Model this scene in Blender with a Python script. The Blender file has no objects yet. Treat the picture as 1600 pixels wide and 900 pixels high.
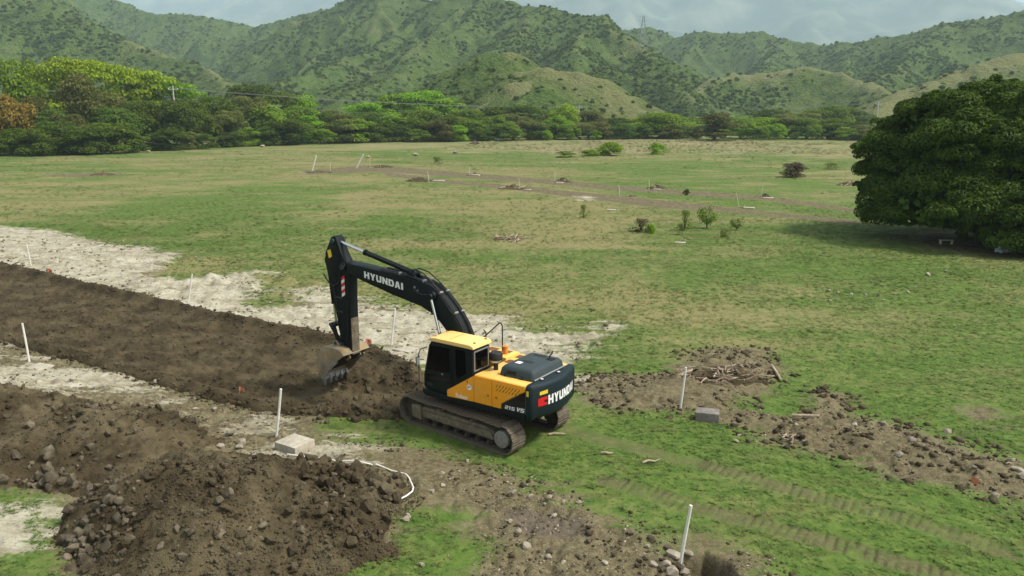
import bpy, bmesh, math, random
import numpy as np
from mathutils import Vector, Matrix

random.seed(7)
RNG = np.random.default_rng(11)
R = math.radians
scene = bpy.context.scene
COL = scene.collection

# ------------------------------------------------------------------ camera, sky, sun, exposure
CAM_H, PITCH, FPX = 9.508, 0.2242, 1199.35          # metres, radians, focal length in pixels of a 1600 wide frame
cam = bpy.data.cameras.new('camera')
cam.sensor_width = 36.0
cam.lens = FPX / 1600 * 36
cam.clip_start = 0.1
cam.clip_end = 30000
cam_o = bpy.data.objects.new('camera', cam)
COL.objects.link(cam_o)
cam_o.location = (0, 0, CAM_H)
cam_o.rotation_euler = (math.pi / 2 - PITCH, 0, 0)
scene.camera = cam_o

SUN_EL, SUN_AZ = R(54), R(98)      # azimuth clockwise from +Y: the sun stands behind the camera to the right
world = bpy.data.worlds.new('World')
scene.world = world
world.use_nodes = True
wn, wl = world.node_tree.nodes, world.node_tree.links
wn.clear()
sky_n = wn.new('ShaderNodeTexSky')
sky_n.sky_type = 'NISHITA'
sky_n.sun_disc = False
sky_n.sun_elevation = SUN_EL
sky_n.sun_rotation = SUN_AZ
sky_n.dust_density = 3.0
sky_n.air_density = 1.2
hs = wn.new('ShaderNodeHueSaturation')
hs.inputs['Saturation'].default_value = 0.25
bg = wn.new('ShaderNodeBackground')
bg.inputs['Strength'].default_value = 0.105
wo = wn.new('ShaderNodeOutputWorld')
wl.new(sky_n.outputs[0], hs.inputs['Color'])
wl.new(hs.outputs[0], bg.inputs['Color'])
wl.new(bg.outputs[0], wo.inputs['Surface'])

sun = bpy.data.lights.new('sun', 'SUN')
sun.energy = 2.8
sun.angle = R(8)
sun.color = (1.0, 0.94, 0.82)
sun_o = bpy.data.objects.new('sun', sun)
COL.objects.link(sun_o)
sd = Vector((math.sin(SUN_AZ) * math.cos(SUN_EL), math.cos(SUN_AZ) * math.cos(SUN_EL), math.sin(SUN_EL)))
sun_o.rotation_euler = sd.to_track_quat('Z', 'Y').to_euler()
sun_o.location = (30, -30, 60)

scene.view_settings.view_transform = 'Standard'
scene.view_settings.look = 'None'
scene.view_settings.gamma = 1.0
scene.view_settings.exposure = 0.82
scene.view_settings.use_curve_mapping = False
scene.render.engine = 'CYCLES'
scene.cycles.use_denoising = True
scene.cycles.max_bounces = 6
scene.cycles.diffuse_bounces = 3
scene.cycles.glossy_bounces = 2
scene.cycles.transmission_bounces = 3
scene.cycles.transparent_max_bounces = 4
scene.cycles.volume_bounces = 2
scene.cycles.caustics_reflective = False
scene.cycles.caustics_refractive = False

# ------------------------------------------------------------------ small helpers
CP, SP = math.cos(PITCH), math.sin(PITCH)


def at(px, py, z=0.0):
    """world point of the photograph's pixel on the level z"""
    a, b = (px - 800) / FPX, (450 - py) / FPX
    d = (a, CP + b * SP, -SP + b * CP)
    t = (z - CAM_H) / d[2]
    return Vector((d[0] * t, d[1] * t, z))


def far(px, py, dist):
    """world point seen at a pixel, dist metres out"""
    a, b = (px - 800) / FPX, (450 - py) / FPX
    d = (a, CP + b * SP, -SP + b * CP)
    t = dist / d[1]
    return Vector((d[0] * t, dist, CAM_H + d[2] * t))


def hsh(ix, iy, seed):
    with np.errstate(over='ignore'):
        n = (ix.astype(np.uint64) * np.uint64(73856093)) ^ (iy.astype(np.uint64) * np.uint64(19349663)) ^ np.uint64(seed * 83492791 + 17)
        n = (n ^ (n >> np.uint64(13))) * np.uint64(1274126177)
        n = n ^ (n >> np.uint64(16))
    return (n & np.uint64(0xFFFFFF)).astype(np.float64) / float(0xFFFFFF)


def vn(x, y, seed=0):
    """value noise 0..1"""
    x = np.asarray(x, float) + 5000.0
    y = np.asarray(y, float) + 5000.0
    ix, iy = np.floor(x).astype(np.int64), np.floor(y).astype(np.int64)
    fx, fy = x - ix, y - iy
    fx = fx * fx * (3 - 2 * fx)
    fy = fy * fy * (3 - 2 * fy)
    a, b = hsh(ix, iy, seed), hsh(ix + 1, iy, seed)
    c, d = hsh(ix, iy + 1, seed), hsh(ix + 1, iy + 1, seed)
    return (a * (1 - fx) + b * fx) * (1 - fy) + (c * (1 - fx) + d * fx) * fy


def fbm(x, y, oct=4, seed=0, gain=0.5):
    t, a, s = 0.0, 1.0, 0.0
    for o in range(oct):
        t = t + a * vn(x * 2 ** o + o * 13.7, y * 2 ** o - o * 7.3, seed + o)
        s += a
        a *= gain
    return t / s


def smooth(e0, e1, v):
    t = np.clip((v - e0) / (e1 - e0), 0, 1)
    return t * t * (3 - 2 * t)


def sdist(x, y, poly):
    """signed distance to a polygon, positive inside"""
    n = len(poly)
    best = np.full(x.shape, 1e9)
    ins = np.zeros(x.shape, bool)
    for i in range(n):
        x0, y0 = poly[i]
        x1, y1 = poly[(i + 1) % n]
        dx, dy = x1 - x0, y1 - y0
        t = np.clip(((x - x0) * dx + (y - y0) * dy) / (dx * dx + dy * dy + 1e-12), 0, 1)
        best = np.minimum(best, np.hypot(x - x0 - t * dx, y - y0 - t * dy))
        if y0 != y1:
            c = ((y0 > y) != (y1 > y)) & (x < (x1 - x0) * (y - y0) / (y1 - y0) + x0)
            ins ^= c
    return np.where(ins, best, -best)


def dline(x, y, pts):
    """distance to a polyline and the run along it"""
    best = np.full(x.shape, 1e9)
    run = np.zeros(x.shape)
    acc = 0.0
    for (x0, y0), (x1, y1) in zip(pts[:-1], pts[1:]):
        dx, dy = x1 - x0, y1 - y0
        L = math.hypot(dx, dy)
        t = np.clip(((x - x0) * dx + (y - y0) * dy) / (L * L), 0, 1)
        d = np.hypot(x - x0 - t * dx, y - y0 - t * dy)
        m = d < best
        best = np.where(m, d, best)
        run = np.where(m, acc + t * L, run)
        acc += L
    return best, run


def PX(*pts):
    return [tuple(at(a, b).xy) for a, b in pts]


def new_obj(name, mesh, parent=None, loc=None, rot=None):
    o = bpy.data.objects.new(name, mesh)
    COL.objects.link(o)
    if parent is not None:
        o.parent = parent
    if loc is not None:
        o.location = loc
    if rot is not None:
        o.rotation_euler = rot
    return o


def tag(o, label=None, cat=None, group=None, kind=None):
    if label:
        o['label'] = label
    if cat:
        o['category'] = cat
    if group:
        o['group'] = group
    if kind:
        o['kind'] = kind
    return o


def mesh_np(name, verts, faces, mat=None, smooth_=False):
    """mesh from numpy arrays; faces is (n,k)"""
    verts = np.asarray(verts, np.float32)
    faces = np.asarray(faces, np.int32)
    me = bpy.data.meshes.new(name)
    n, k = faces.shape
    me.vertices.add(len(verts))
    me.vertices.foreach_set('co', verts.ravel())
    me.loops.add(n * k)
    me.loops.foreach_set('vertex_index', faces.ravel())
    me.polygons.add(n)
    me.polygons.foreach_set('loop_start', np.arange(0, n * k, k, dtype=np.int32))
    me.polygons.foreach_set('loop_total', np.full(n, k, np.int32))
    if smooth_:
        me.polygons.foreach_set('use_smooth', np.ones(n, bool))
    me.update(calc_edges=True)
    me.validate()
    if mat:
        me.materials.append(mat)
    return me


def grid_faces(nr, nc):
    i = np.arange(nr * nc).reshape(nr, nc)
    return np.stack([i[:-1, :-1], i[:-1, 1:], i[1:, 1:], i[1:, :-1]], -1).reshape(-1, 4)


def add_attr(me, name, vals):
    a = me.attributes.new(name, 'FLOAT', 'POINT')
    a.data.foreach_set('value', np.asarray(vals, np.float32).ravel())


# ------------------------------------------------------------------ node materials
class NT:
    def __init__(s, name):
        s.m = bpy.data.materials.new(name)
        s.m.use_nodes = True
        s.t = s.m.node_tree
        s.t.nodes.clear()
        s.out = s.n('ShaderNodeOutputMaterial')

    def n(s, typ, **kw):
        nd = s.t.nodes.new(typ)
        for k, v in kw.items():
            setattr(nd, k, v)
        return nd

    def l(s, a, b):
        s.t.links.new(a, b)

    def val(s, sock, v):
        if hasattr(v, 'is_linked') or isinstance(v, bpy.types.NodeSocket):
            s.l(v, sock)
        else:
            if isinstance(v, (tuple, list)) and len(v) == 3 and sock.type == 'RGBA':
                v = (*v, 1)
            sock.default_value = v

    def pos(s):
        return s.n('ShaderNodeNewGeometry').outputs['Position']

    def objco(s):
        return s.n('ShaderNodeTexCoord').outputs['Object']

    def noise(s, scale, detail=4, rough=0.55, vec=None, dist=0.0, out='Fac'):
        nd = s.n('ShaderNodeTexNoise')
        nd.inputs['Scale'].default_value = scale
        nd.inputs['Detail'].default_value = detail
        nd.inputs['Roughness'].default_value = rough
        nd.inputs['Distortion'].default_value = dist
        s.l(vec if vec is not None else s.pos(), nd.inputs['Vector'])
        return nd.outputs[out]

    def attr(s, name):
        return s.n('ShaderNodeAttribute', attribute_name=name).outputs['Fac']

    def math(s, op, a, b=0.0, c=None, clamp=False):
        nd = s.n('ShaderNodeMath', operation=op)
        nd.use_clamp = clamp
        s.val(nd.inputs[0], a)
        s.val(nd.inputs[1], b)
        if c is not None:
            s.val(nd.inputs[2], c)
        return nd.outputs[0]

    def ramp(s, v, lo, hi, a=0.0, b=1.0):
        nd = s.n('ShaderNodeMapRange', interpolation_type='SMOOTHSTEP')
        s.val(nd.inputs[0], v)
        nd.inputs[1].default_value = lo
        nd.inputs[2].default_value = hi
        nd.inputs[3].default_value = a
        nd.inputs[4].default_value = b
        return nd.outputs[0]

    def mix(s, f, a, b, blend='MIX'):
        nd = s.n('ShaderNodeMix', data_type='RGBA', blend_type=blend)
        s.val(nd.inputs[0], f)
        s.val(nd.inputs[6], a)
        s.val(nd.inputs[7], b)
        return nd.outputs[2]

    def bump(s, h, strength=0.5, dist=0.05, normal=None):
        nd = s.n('ShaderNodeBump')
        nd.inputs['Strength'].default_value = strength
        nd.inputs['Distance'].default_value = dist
        s.l(h, nd.inputs['Height'])
        if normal is not None:
            s.l(normal, nd.inputs['Normal'])
        return nd.outputs[0]

    def bsdf(s, color, rough=0.8, metal=0.0, spec=0.5, normal=None, coat=0.0):
        nd = s.n('ShaderNodeBsdfPrincipled')
        s.val(nd.inputs['Base Color'], color)
        s.val(nd.inputs['Roughness'], rough)
        s.val(nd.inputs['Metallic'], metal)
        nd.inputs['Specular IOR Level'].default_value = spec
        nd.inputs['Coat Weight'].default_value = coat
        if normal is not None:
            s.l(normal, nd.inputs['Normal'])
        s.l(nd.outputs[0], s.out.inputs['Surface'])
        return nd


def soil_mat(name, dark, mid, pale, pale_amt=0.25, scale=1.0, bumpd=0.06):
    t = NT(name)
    n1 = t.noise(0.9 * scale, 6, 0.6)
    n2 = t.noise(7 * scale, 5, 0.65)
    n3 = t.noise(30 * scale, 3, 0.6)
    c = t.mix(t.ramp(n1, 0.3, 0.7), dark, mid)
    c = t.mix(t.math('MULTIPLY', t.ramp(n2, 0.55, 0.72), pale_amt), c, pale)
    c = t.mix(t.math('MULTIPLY', t.ramp(n3, 0.35, 0.65), 0.45), c, t.mix(0.45, c, (0.012, 0.009, 0.006)))
    c = t.mix(t.math('MULTIPLY', t.ramp(t.noise(0.45, 7, 0.7), 0.46, 0.62), pale_amt * 1.3), c, pale)
    h = t.math('ADD', t.math('MULTIPLY', n2, 0.7), t.math('MULTIPLY', n3, 0.35))
    t.bsdf(c, 0.95, spec=0.15, normal=t.bump(h, 0.9, bumpd))
    return t.m


def grass_color(t, dry, fine=True):
    """green to straw turf from world noise; dry is a 0..1 socket"""
    mg = t.n('ShaderNodeMapping')
    mg.inputs['Scale'].default_value = (0.6, 1.5, 1)
    t.l(t.pos(), mg.inputs['Vector'])
    n0 = t.noise(0.11, 8, 0.7, vec=mg.outputs[0])
    n1 = t.noise(0.35, 5, 0.6)
    n2 = t.noise(2.3, 5, 0.65)
    n3 = t.noise(11, 3, 0.6)
    f = t.math('MULTIPLY', t.math('SUBTRACT', n0, 0.5), 1.5)
    f = t.math('ADD', f, dry)
    f = t.math('ADD', f, t.math('MULTIPLY', t.math('SUBTRACT', n1, 0.5), 0.95))
    f = t.math('ADD', f, t.math('MULTIPLY', t.math('SUBTRACT', n2, 0.5), 0.8), clamp=True)
    g = t.mix(t.ramp(n2, 0.3, 0.7), (0.062, 0.118, 0.021), (0.126, 0.188, 0.038))
    c = t.mix(t.ramp(f, 0.15, 0.85), g, (0.232, 0.208, 0.090))
    c = t.mix(t.math('MULTIPLY', t.ramp(t.noise(0.8, 7, 0.72, vec=mg.outputs[0]), 0.5, 0.66), 0.7), c, t.mix(0.6, c, (0.10, 0.082, 0.036)))
    c = t.mix(t.math('MULTIPLY', t.ramp(n3, 0.38, 0.68), 0.4), c, t.mix(0.5, c, (0.02, 0.03, 0.008)))
    return c, n3, n2


def ground_mat():
    t = NT('turf_and_soil')
    dry = t.attr('dry')
    g, n3, n2 = grass_color(t, dry)
    big = t.noise(1.1, 6, 0.62)
    fine = t.noise(6.5, 6, 0.68)
    pos = t.pos()
    # stretched noise: ragged, streaky bare patches
    mp = t.n('ShaderNodeMapping')
    mp.inputs['Scale'].default_value = (0.28, 1.5, 1)
    mp.inputs['Rotation'].default_value = (0, 0, R(-18))
    t.l(pos, mp.inputs['Vector'])
    st = t.noise(0.8, 6, 0.66, vec=mp.outputs[0])

    def edge(attr, amp, lo=-0.12, hi=0.12):
        v = t.math('ADD', t.attr(attr), t.math('MULTIPLY', t.math('SUBTRACT', st, 0.5), amp))
        v = t.math('ADD', v, t.math('MULTIPLY', t.math('SUBTRACT', fine, 0.5), amp * 0.6))
        return t.ramp(v, lo, hi)

    sand_c = t.mix(t.ramp(big, 0.3, 0.7), (0.47, 0.445, 0.345), (0.28, 0.255, 0.175))
    sand_c = t.mix(t.math('MULTIPLY', t.ramp(fine, 0.48, 0.66), 0.7), sand_c, (0.17, 0.135, 0.09))
    sand_c = t.mix(t.math('MULTIPLY', t.ramp(st, 0.52, 0.64), 0.6), sand_c, (0.20, 0.165, 0.11))
    sand_c = t.mix(t.math('MULTIPLY', t.ramp(t.noise(38, 2, 0.5), 0.62, 0.7), 0.5), sand_c, (0.6, 0.57, 0.5))
    earth_c = t.mix(t.ramp(fine, 0.32, 0.68), (0.075, 0.060, 0.032), (0.170, 0.143, 0.080))
    earth_c = t.mix(t.math('MULTIPLY', t.ramp(big, 0.46, 0.7), 0.6), earth_c, (0.20, 0.174, 0.100))
    earth_c = t.mix(t.math('MULTIPLY', t.ramp(t.noise(33, 2, 0.5), 0.64, 0.7), 0.7), earth_c, (0.45, 0.41, 0.33))
    wet_c = t.mix(t.ramp(fine, 0.3, 0.7), (0.085, 0.067, 0.050), (0.135, 0.108, 0.082))
    c = g
    straw = t.mix(t.ramp(fine, 0.3, 0.7), (0.20, 0.175, 0.085), (0.33, 0.28, 0.16))
    c = t.mix(t.math('MULTIPLY', t.ramp(t.math('ADD', t.math('MULTIPLY', t.attr('straw'), 0.005), t.noise(0.035, 9, 0.75)), 0.5, 0.62), 0.6), c, straw)
    e = edge('earth', 3.6, -0.3, 0.4)
    c = t.mix(e, c, earth_c)
    st2 = t.noise(0.22, 7, 0.68, vec=mp.outputs[0])
    s_ = t.math('ADD', t.attr('sand'), t.math('MULTIPLY', t.math('SUBTRACT', st2, 0.47), 9.0))
    s_ = t.math('ADD', s_, t.math('MULTIPLY', t.math('SUBTRACT', st, 0.5), 5.5))
    s_ = t.ramp(t.math('ADD', s_, t.math('MULTIPLY', t.math('SUBTRACT', fine, 0.5), 2.5)), -0.25, 0.45)
    c = t.mix(s_, c, sand_c)
    w = edge('wet', 1.6, -0.15, 0.3)
    c = t.mix(t.math('MULTIPLY', w, 0.85), c, wet_c)
    tr = t.math('MULTIPLY', t.attr('rut'), t.ramp(t.math('ADD', t.math('MULTIPLY', fine, .5), t.math('MULTIPLY', big, .5)), 0.36, 0.58))
    c = t.mix(tr, c, t.mix(t.ramp(n3, 0.35, 0.65), (0.095, 0.082, 0.042), (0.150, 0.130, 0.070)))
    c = t.mix(t.math('MULTIPLY', t.attr('cleat'), t.ramp(n3, 0.3, 0.6, 0.1, 0.85)), c, (0.045, 0.036, 0.02))
    h = t.math('ADD', t.math('MULTIPLY', fine, 0.6), t.math('MULTIPLY', n3, 0.5))
    rough = t.math('SUBTRACT', 0.95, t.math('MULTIPLY', w, 0.25))
    t.bsdf(c, rough, spec=0.15, normal=t.bump(h, 0.8, 0.05))
    return t.m


def leaf_mat(name, lo, hi, bright=None, trans=0.25, scale=0.5, rnd=0.25, amount=0.0):
    t = NT(name)
    n = t.noise(scale, 3, 0.6)
    n2 = t.noise(scale * 7, 2, 0.6)
    oi = t.n('ShaderNodeObjectInfo').outputs['Random']
    f = t.math('ADD', t.math('MULTIPLY', t.ramp(n, 0.3, 0.7), 0.55), t.math('MULTIPLY', n2, 0.45))
    c = t.mix(f, lo, hi)
    if bright:
        c = t.mix(t.math('MULTIPLY', t.ramp(t.math('ADD', t.math('MULTIPLY', oi, 0.6), t.math('MULTIPLY', n, 0.4)), 0.45, 0.75), amount), c, bright)
    hv = t.n('ShaderNodeHueSaturation')
    t.l(c, hv.inputs['Color'])
    t.val(hv.inputs['Value'], t.math('ADD', 1 - rnd, t.math('MULTIPLY', oi, 2 * rnd)))
    t.val(hv.inputs['Hue'], t.math('ADD', 0.5 - rnd * 0.06, t.math('MULTIPLY', oi, rnd * 0.12)))
    d = t.n('ShaderNodeBsdfPrincipled')
    t.l(hv.outputs[0], d.inputs['Base Color'])
    d.inputs['Roughness'].default_value = 0.65
    d.inputs['Specular IOR Level'].default_value = 0.15
    tr = t.n('ShaderNodeBsdfTranslucent')
    t.l(hv.outputs[0], tr.inputs['Color'])
    mx = t.n('ShaderNodeMixShader')
    mx.inputs[0].default_value = trans
    t.l(d.outputs[0], mx.inputs[1])
    t.l(tr.outputs[0], mx.inputs[2])
    t.l(mx.outputs[0], t.out.inputs['Surface'])
    return t.m


def plain(name, color, rough=0.5, metal=0.0, spec=0.5, var=0.0, dirt=None, dirt_amt=0.0, scale=3.0, bumpd=0.0, coat=0.0, world_=False):
    t = NT(name)
    vec = t.pos() if world_ else t.objco()
    n = t.noise(scale, 5, 0.6, vec=vec)
    c = color
    if var:
        c = t.mix(t.ramp(n, 0.3, 0.7), tuple(x * (1 - var) for x in color), tuple(min(1, x * (1 + var)) for x in color))
    r = rough
    if dirt:
        n2 = t.noise(scale * 2.7, 6, 0.7, vec=vec)
        f = t.math('MULTIPLY', t.ramp(n2, 0.42, 0.68), dirt_amt)
        c = t.mix(f, c, dirt)
        r = t.math('ADD', rough, t.math('MULTIPLY', f, 0.9 - rough), clamp=True)
    nm = None
    if bumpd:
        nm = t.bump(t.noise(scale * 5, 4, 0.6, vec=vec), 0.6, bumpd)
    t.bsdf(c, r, metal, spec, nm, coat)
    return t.m


M = {}
M['ground'] = ground_mat()
M['soil'] = soil_mat('dark_soil', (0.042, 0.032, 0.017), (0.094, 0.072, 0.038), (0.145, 0.117, 0.066), 0.16)
M['mound'] = soil_mat('mound_soil', (0.044, 0.033, 0.018), (0.098, 0.075, 0.040), (0.160, 0.132, 0.076), 0.5, 1.2, 0.09)
M['clod'] = soil_mat('clod_soil', (0.038, 0.029, 0.017), (0.092, 0.071, 0.041), (0.15, 0.122, 0.076), 0.5, 1.6, 0.03)
M['sand_clod'] = soil_mat('sandy_clod', (0.13, 0.108, 0.068), (0.25, 0.215, 0.145), (0.36, 0.32, 0.23), 0.5, 1.5, 0.03)
M['stone'] = plain('grey_stone', (0.128, 0.106, 0.072), 0.9, var=0.5, dirt=(0.062, 0.046, 0.031), dirt_amt=0.9, scale=1.3, bumpd=0.02, spec=0.2, world_=True)
M['pale_stone'] = plain('pale_stone', (0.31, 0.27, 0.205), 0.88, var=0.3, dirt=(0.2, 0.165, 0.12), dirt_amt=0.6, scale=1.7, bumpd=0.01, spec=0.25, world_=True)
M['concrete'] = plain('pale_concrete', (0.45, 0.41, 0.33), 0.9, var=0.15, dirt=(0.22, 0.18, 0.13), dirt_amt=0.5, scale=2.5, bumpd=0.01, spec=0.2)
M['concrete_grey'] = plain('grey_concrete', (0.22, 0.20, 0.18), 0.9, var=0.2, dirt=(0.1, 0.08, 0.06), dirt_amt=0.5, scale=3, bumpd=0.01, spec=0.2)
M['stake'] = plain('white_painted_stake', (0.80, 0.78, 0.72), 0.6, var=0.06, dirt=(0.45, 0.39, 0.29), dirt_amt=0.25, scale=4)
M['stake_dull'] = plain('weathered_stake', (0.55, 0.51, 0.36), 0.7, var=0.12, dirt=(0.35, 0.3, 0.2), dirt_amt=0.4, scale=4)
M['orange'] = plain('orange_plastic', (0.62, 0.20, 0.11), 0.6, var=0.15, dirt=(0.3, 0.15, 0.1), dirt_amt=0.4)
M['wood'] = plain('dead_wood', (0.22, 0.165, 0.115), 0.9, var=0.4, dirt=(0.38, 0.32, 0.25), dirt_amt=0.6, scale=5, spec=0.1, world_=True)
M['wood_pale'] = plain('bleached_wood', (0.42, 0.34, 0.25), 0.9, var=0.25, dirt=(0.2, 0.15, 0.1), dirt_amt=0.5, scale=4, spec=0.1, world_=True)
M['bark'] = plain('bark', (0.11, 0.085, 0.062), 0.95, var=0.4, scale=2, bumpd=0.05, spec=0.1, world_=True)
M['leaf_mango'] = leaf_mat('mango_leaf', (0.024, 0.056, 0.007), (0.115, 0.190, 0.016), trans=0.2, scale=0.8, rnd=0.0)
M['leaf_0'] = leaf_mat('tree_leaf', (0.088, 0.155, 0.017), (0.195, 0.285, 0.028), (0.28, 0.37, 0.035), 0.42, 0.25, 0.3, 0.4)
M['leaf_1'] = leaf_mat('olive_leaf', (0.105, 0.124, 0.030), (0.215, 0.230, 0.055), None, 0.42, 0.25, 0.3)
M['leaf_2'] = leaf_mat('bright_leaf', (0.12, 0.24, 0.014), (0.27, 0.43, 0.022), None, 0.35, 0.3, 0.2)
M['leaf_3'] = leaf_mat('sunlit_yellow_leaf', (0.18, 0.28, 0.014), (0.38, 0.48, 0.025), None, 0.35, 0.3, 0.12)  # sunshine on the treetops, put into a lighter yellow-green leaf colour
M['leaf_4'] = leaf_mat('rusty_leaf', (0.16, 0.115, 0.022), (0.32, 0.22, 0.04), None, 0.25, 0.3, 0.1)
M['leaf_5'] = leaf_mat('dark_leaf', (0.064, 0.120, 0.016), (0.142, 0.215, 0.026), None, 0.42, 0.25, 0.25)
M['leaf_dead'] = leaf_mat('dry_brown_leaf', (0.07, 0.05, 0.03), (0.15, 0.105, 0.06), None, 0.15, 0.8, 0.2)
M['forest'] = leaf_mat('hill_forest_leaf', (0.070, 0.122, 0.024), (0.150, 0.212, 0.040), (0.19, 0.24, 0.045), 0.5, 0.012, 0.2, 0.4)

# ------------------------------------------------------------------ the layout of bare soil on the meadow
STRIP_TOP = PX((-420, 335), (-200, 376), (0, 412), (120, 440), (250, 470), (330, 488), (420, 508), (500, 522), (560, 535), (610, 556), (655, 585), (672, 610))
STRIP_BOT = PX((-420, 470), (-200, 505), (0, 532), (90, 556), (180, 580), (260, 603), (330, 624), (400, 640), (470, 647), (540, 652), (610, 655), (668, 650))
STRIP = STRIP_TOP + STRIP_BOT[::-1]
SAND_A = PX((-500, 335), (-200, 345), (0, 350), (95, 357), (140, 370), (240, 386), (320, 405), (400, 414), (445, 420), (470, 440), (510, 452), (560, 462), (640, 474), (700, 482), (790, 487), (830, 508), (905, 517), (950, 503), (985, 512), (965, 535), (905, 552), (930, 580), (960, 600), (900, 615), (640, 600), (560, 550), (400, 520), (0, 430), (-500, 345))
GRASS_IN_SAND = [PX((395, 460), (430, 440), (495, 437), (510, 448), (460, 462), (420, 475)), PX((270, 432), (290, 405), (330, 403), (400, 412), (430, 418), (350, 425), (300, 437))]
SAND_B = PX((-400, 500), (0, 530), (150, 565), (330, 620), (480, 642), (500, 675), (580, 690), (620, 720), (560, 735), (430, 720), (300, 680), (0, 620), (-400, 590))
SAND_C = PX((0, 812), (35, 806), (48, 835), (30, 870), (-60, 880), (-80, 820))
EARTH = [PX((880, 590), (980, 588), (1040, 578), (1070, 550), (1130, 540), (1195, 548), (1225, 578), (1205, 605), (1165, 635), (1235, 655), (1280, 610), (1320, 618), (1335, 650), (1400, 663), (1480, 685), (1550, 705), (1780, 800), (1780, 860), (1560, 782), (1480, 762), (1400, 745), (1300, 715), (1200, 690), (1140, 662), (1060, 648), (980, 640), (900, 625)),
         PX((560, 690), (640, 697), (720, 715), (800, 742), (880, 772), (940, 800), (1010, 832), (1080, 858), (1190, 885), (1240, 960), (760, 970), (720, 890), (770, 845), (690, 800), (640, 790), (560, 735)),
         PX((-300, 700), (80, 780), (70, 850), (120, 890), (500, 890), (610, 850), (640, 760), (480, 690), (300, 650), (-300, 590)),
         PX((600, 268), (700, 281), (830, 292), (940, 303), (1060, 316), (1150, 326), (1345, 345), (1345, 352), (1150, 333), (1010, 324), (830, 300), (700, 287), (600, 274)),
         PX((470, 266), (560, 259), (640, 262), (760, 272), (880, 282), (1010, 293), (1190, 305), (1340, 326), (1340, 332), (1190, 313), (1000, 300), (860, 288), (730, 278), (600, 268), (480, 273)),
         PX((60, 274), (130, 270), (200, 270), (180, 274), (120, 276)),
         PX((880, 775), (890, 765), (905, 770), (900, 780)), PX((1500, 640), (1530, 628), (1570, 640), (1560, 660), (1520, 662)),
         PX((1420, 378), (1480, 394), (1600, 402), (1700, 404), (1700, 370), (1450, 365))]
WET = PX((745, 790), (800, 785), (880, 800), (920, 820), (905, 838), (840, 840), (790, 815))
SAND_FAR = PX((885, 306), (935, 303), (945, 312), (900, 318))
RUTS = [PX((950, 752), (1020, 772), (1100, 797), (1200, 822), (1300, 848), (1500, 905), (1600, 935)),
        PX((1105, 728), (1190, 752), (1280, 777), (1420, 812), (1640, 882))]
RUTS_OLD = [PX((850, 658), (950, 690), (1110, 728))]
HOLE = PX((1072, 868), (1100, 862), (1140, 880), (1160, 905), (1150, 930), (1090, 925))
STRAW = PX((560, 226), (700, 222), (900, 219), (1000, 218), (1200, 221), (1420, 224), (1420, 246), (1200, 244), (1000, 243), (850, 240), (700, 234), (560, 232))

XC, YC, BODY_YAW, TRACK_YAW = -0.87, 22.51, 2.5335, 2.4741      # where the excavator stands


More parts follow.
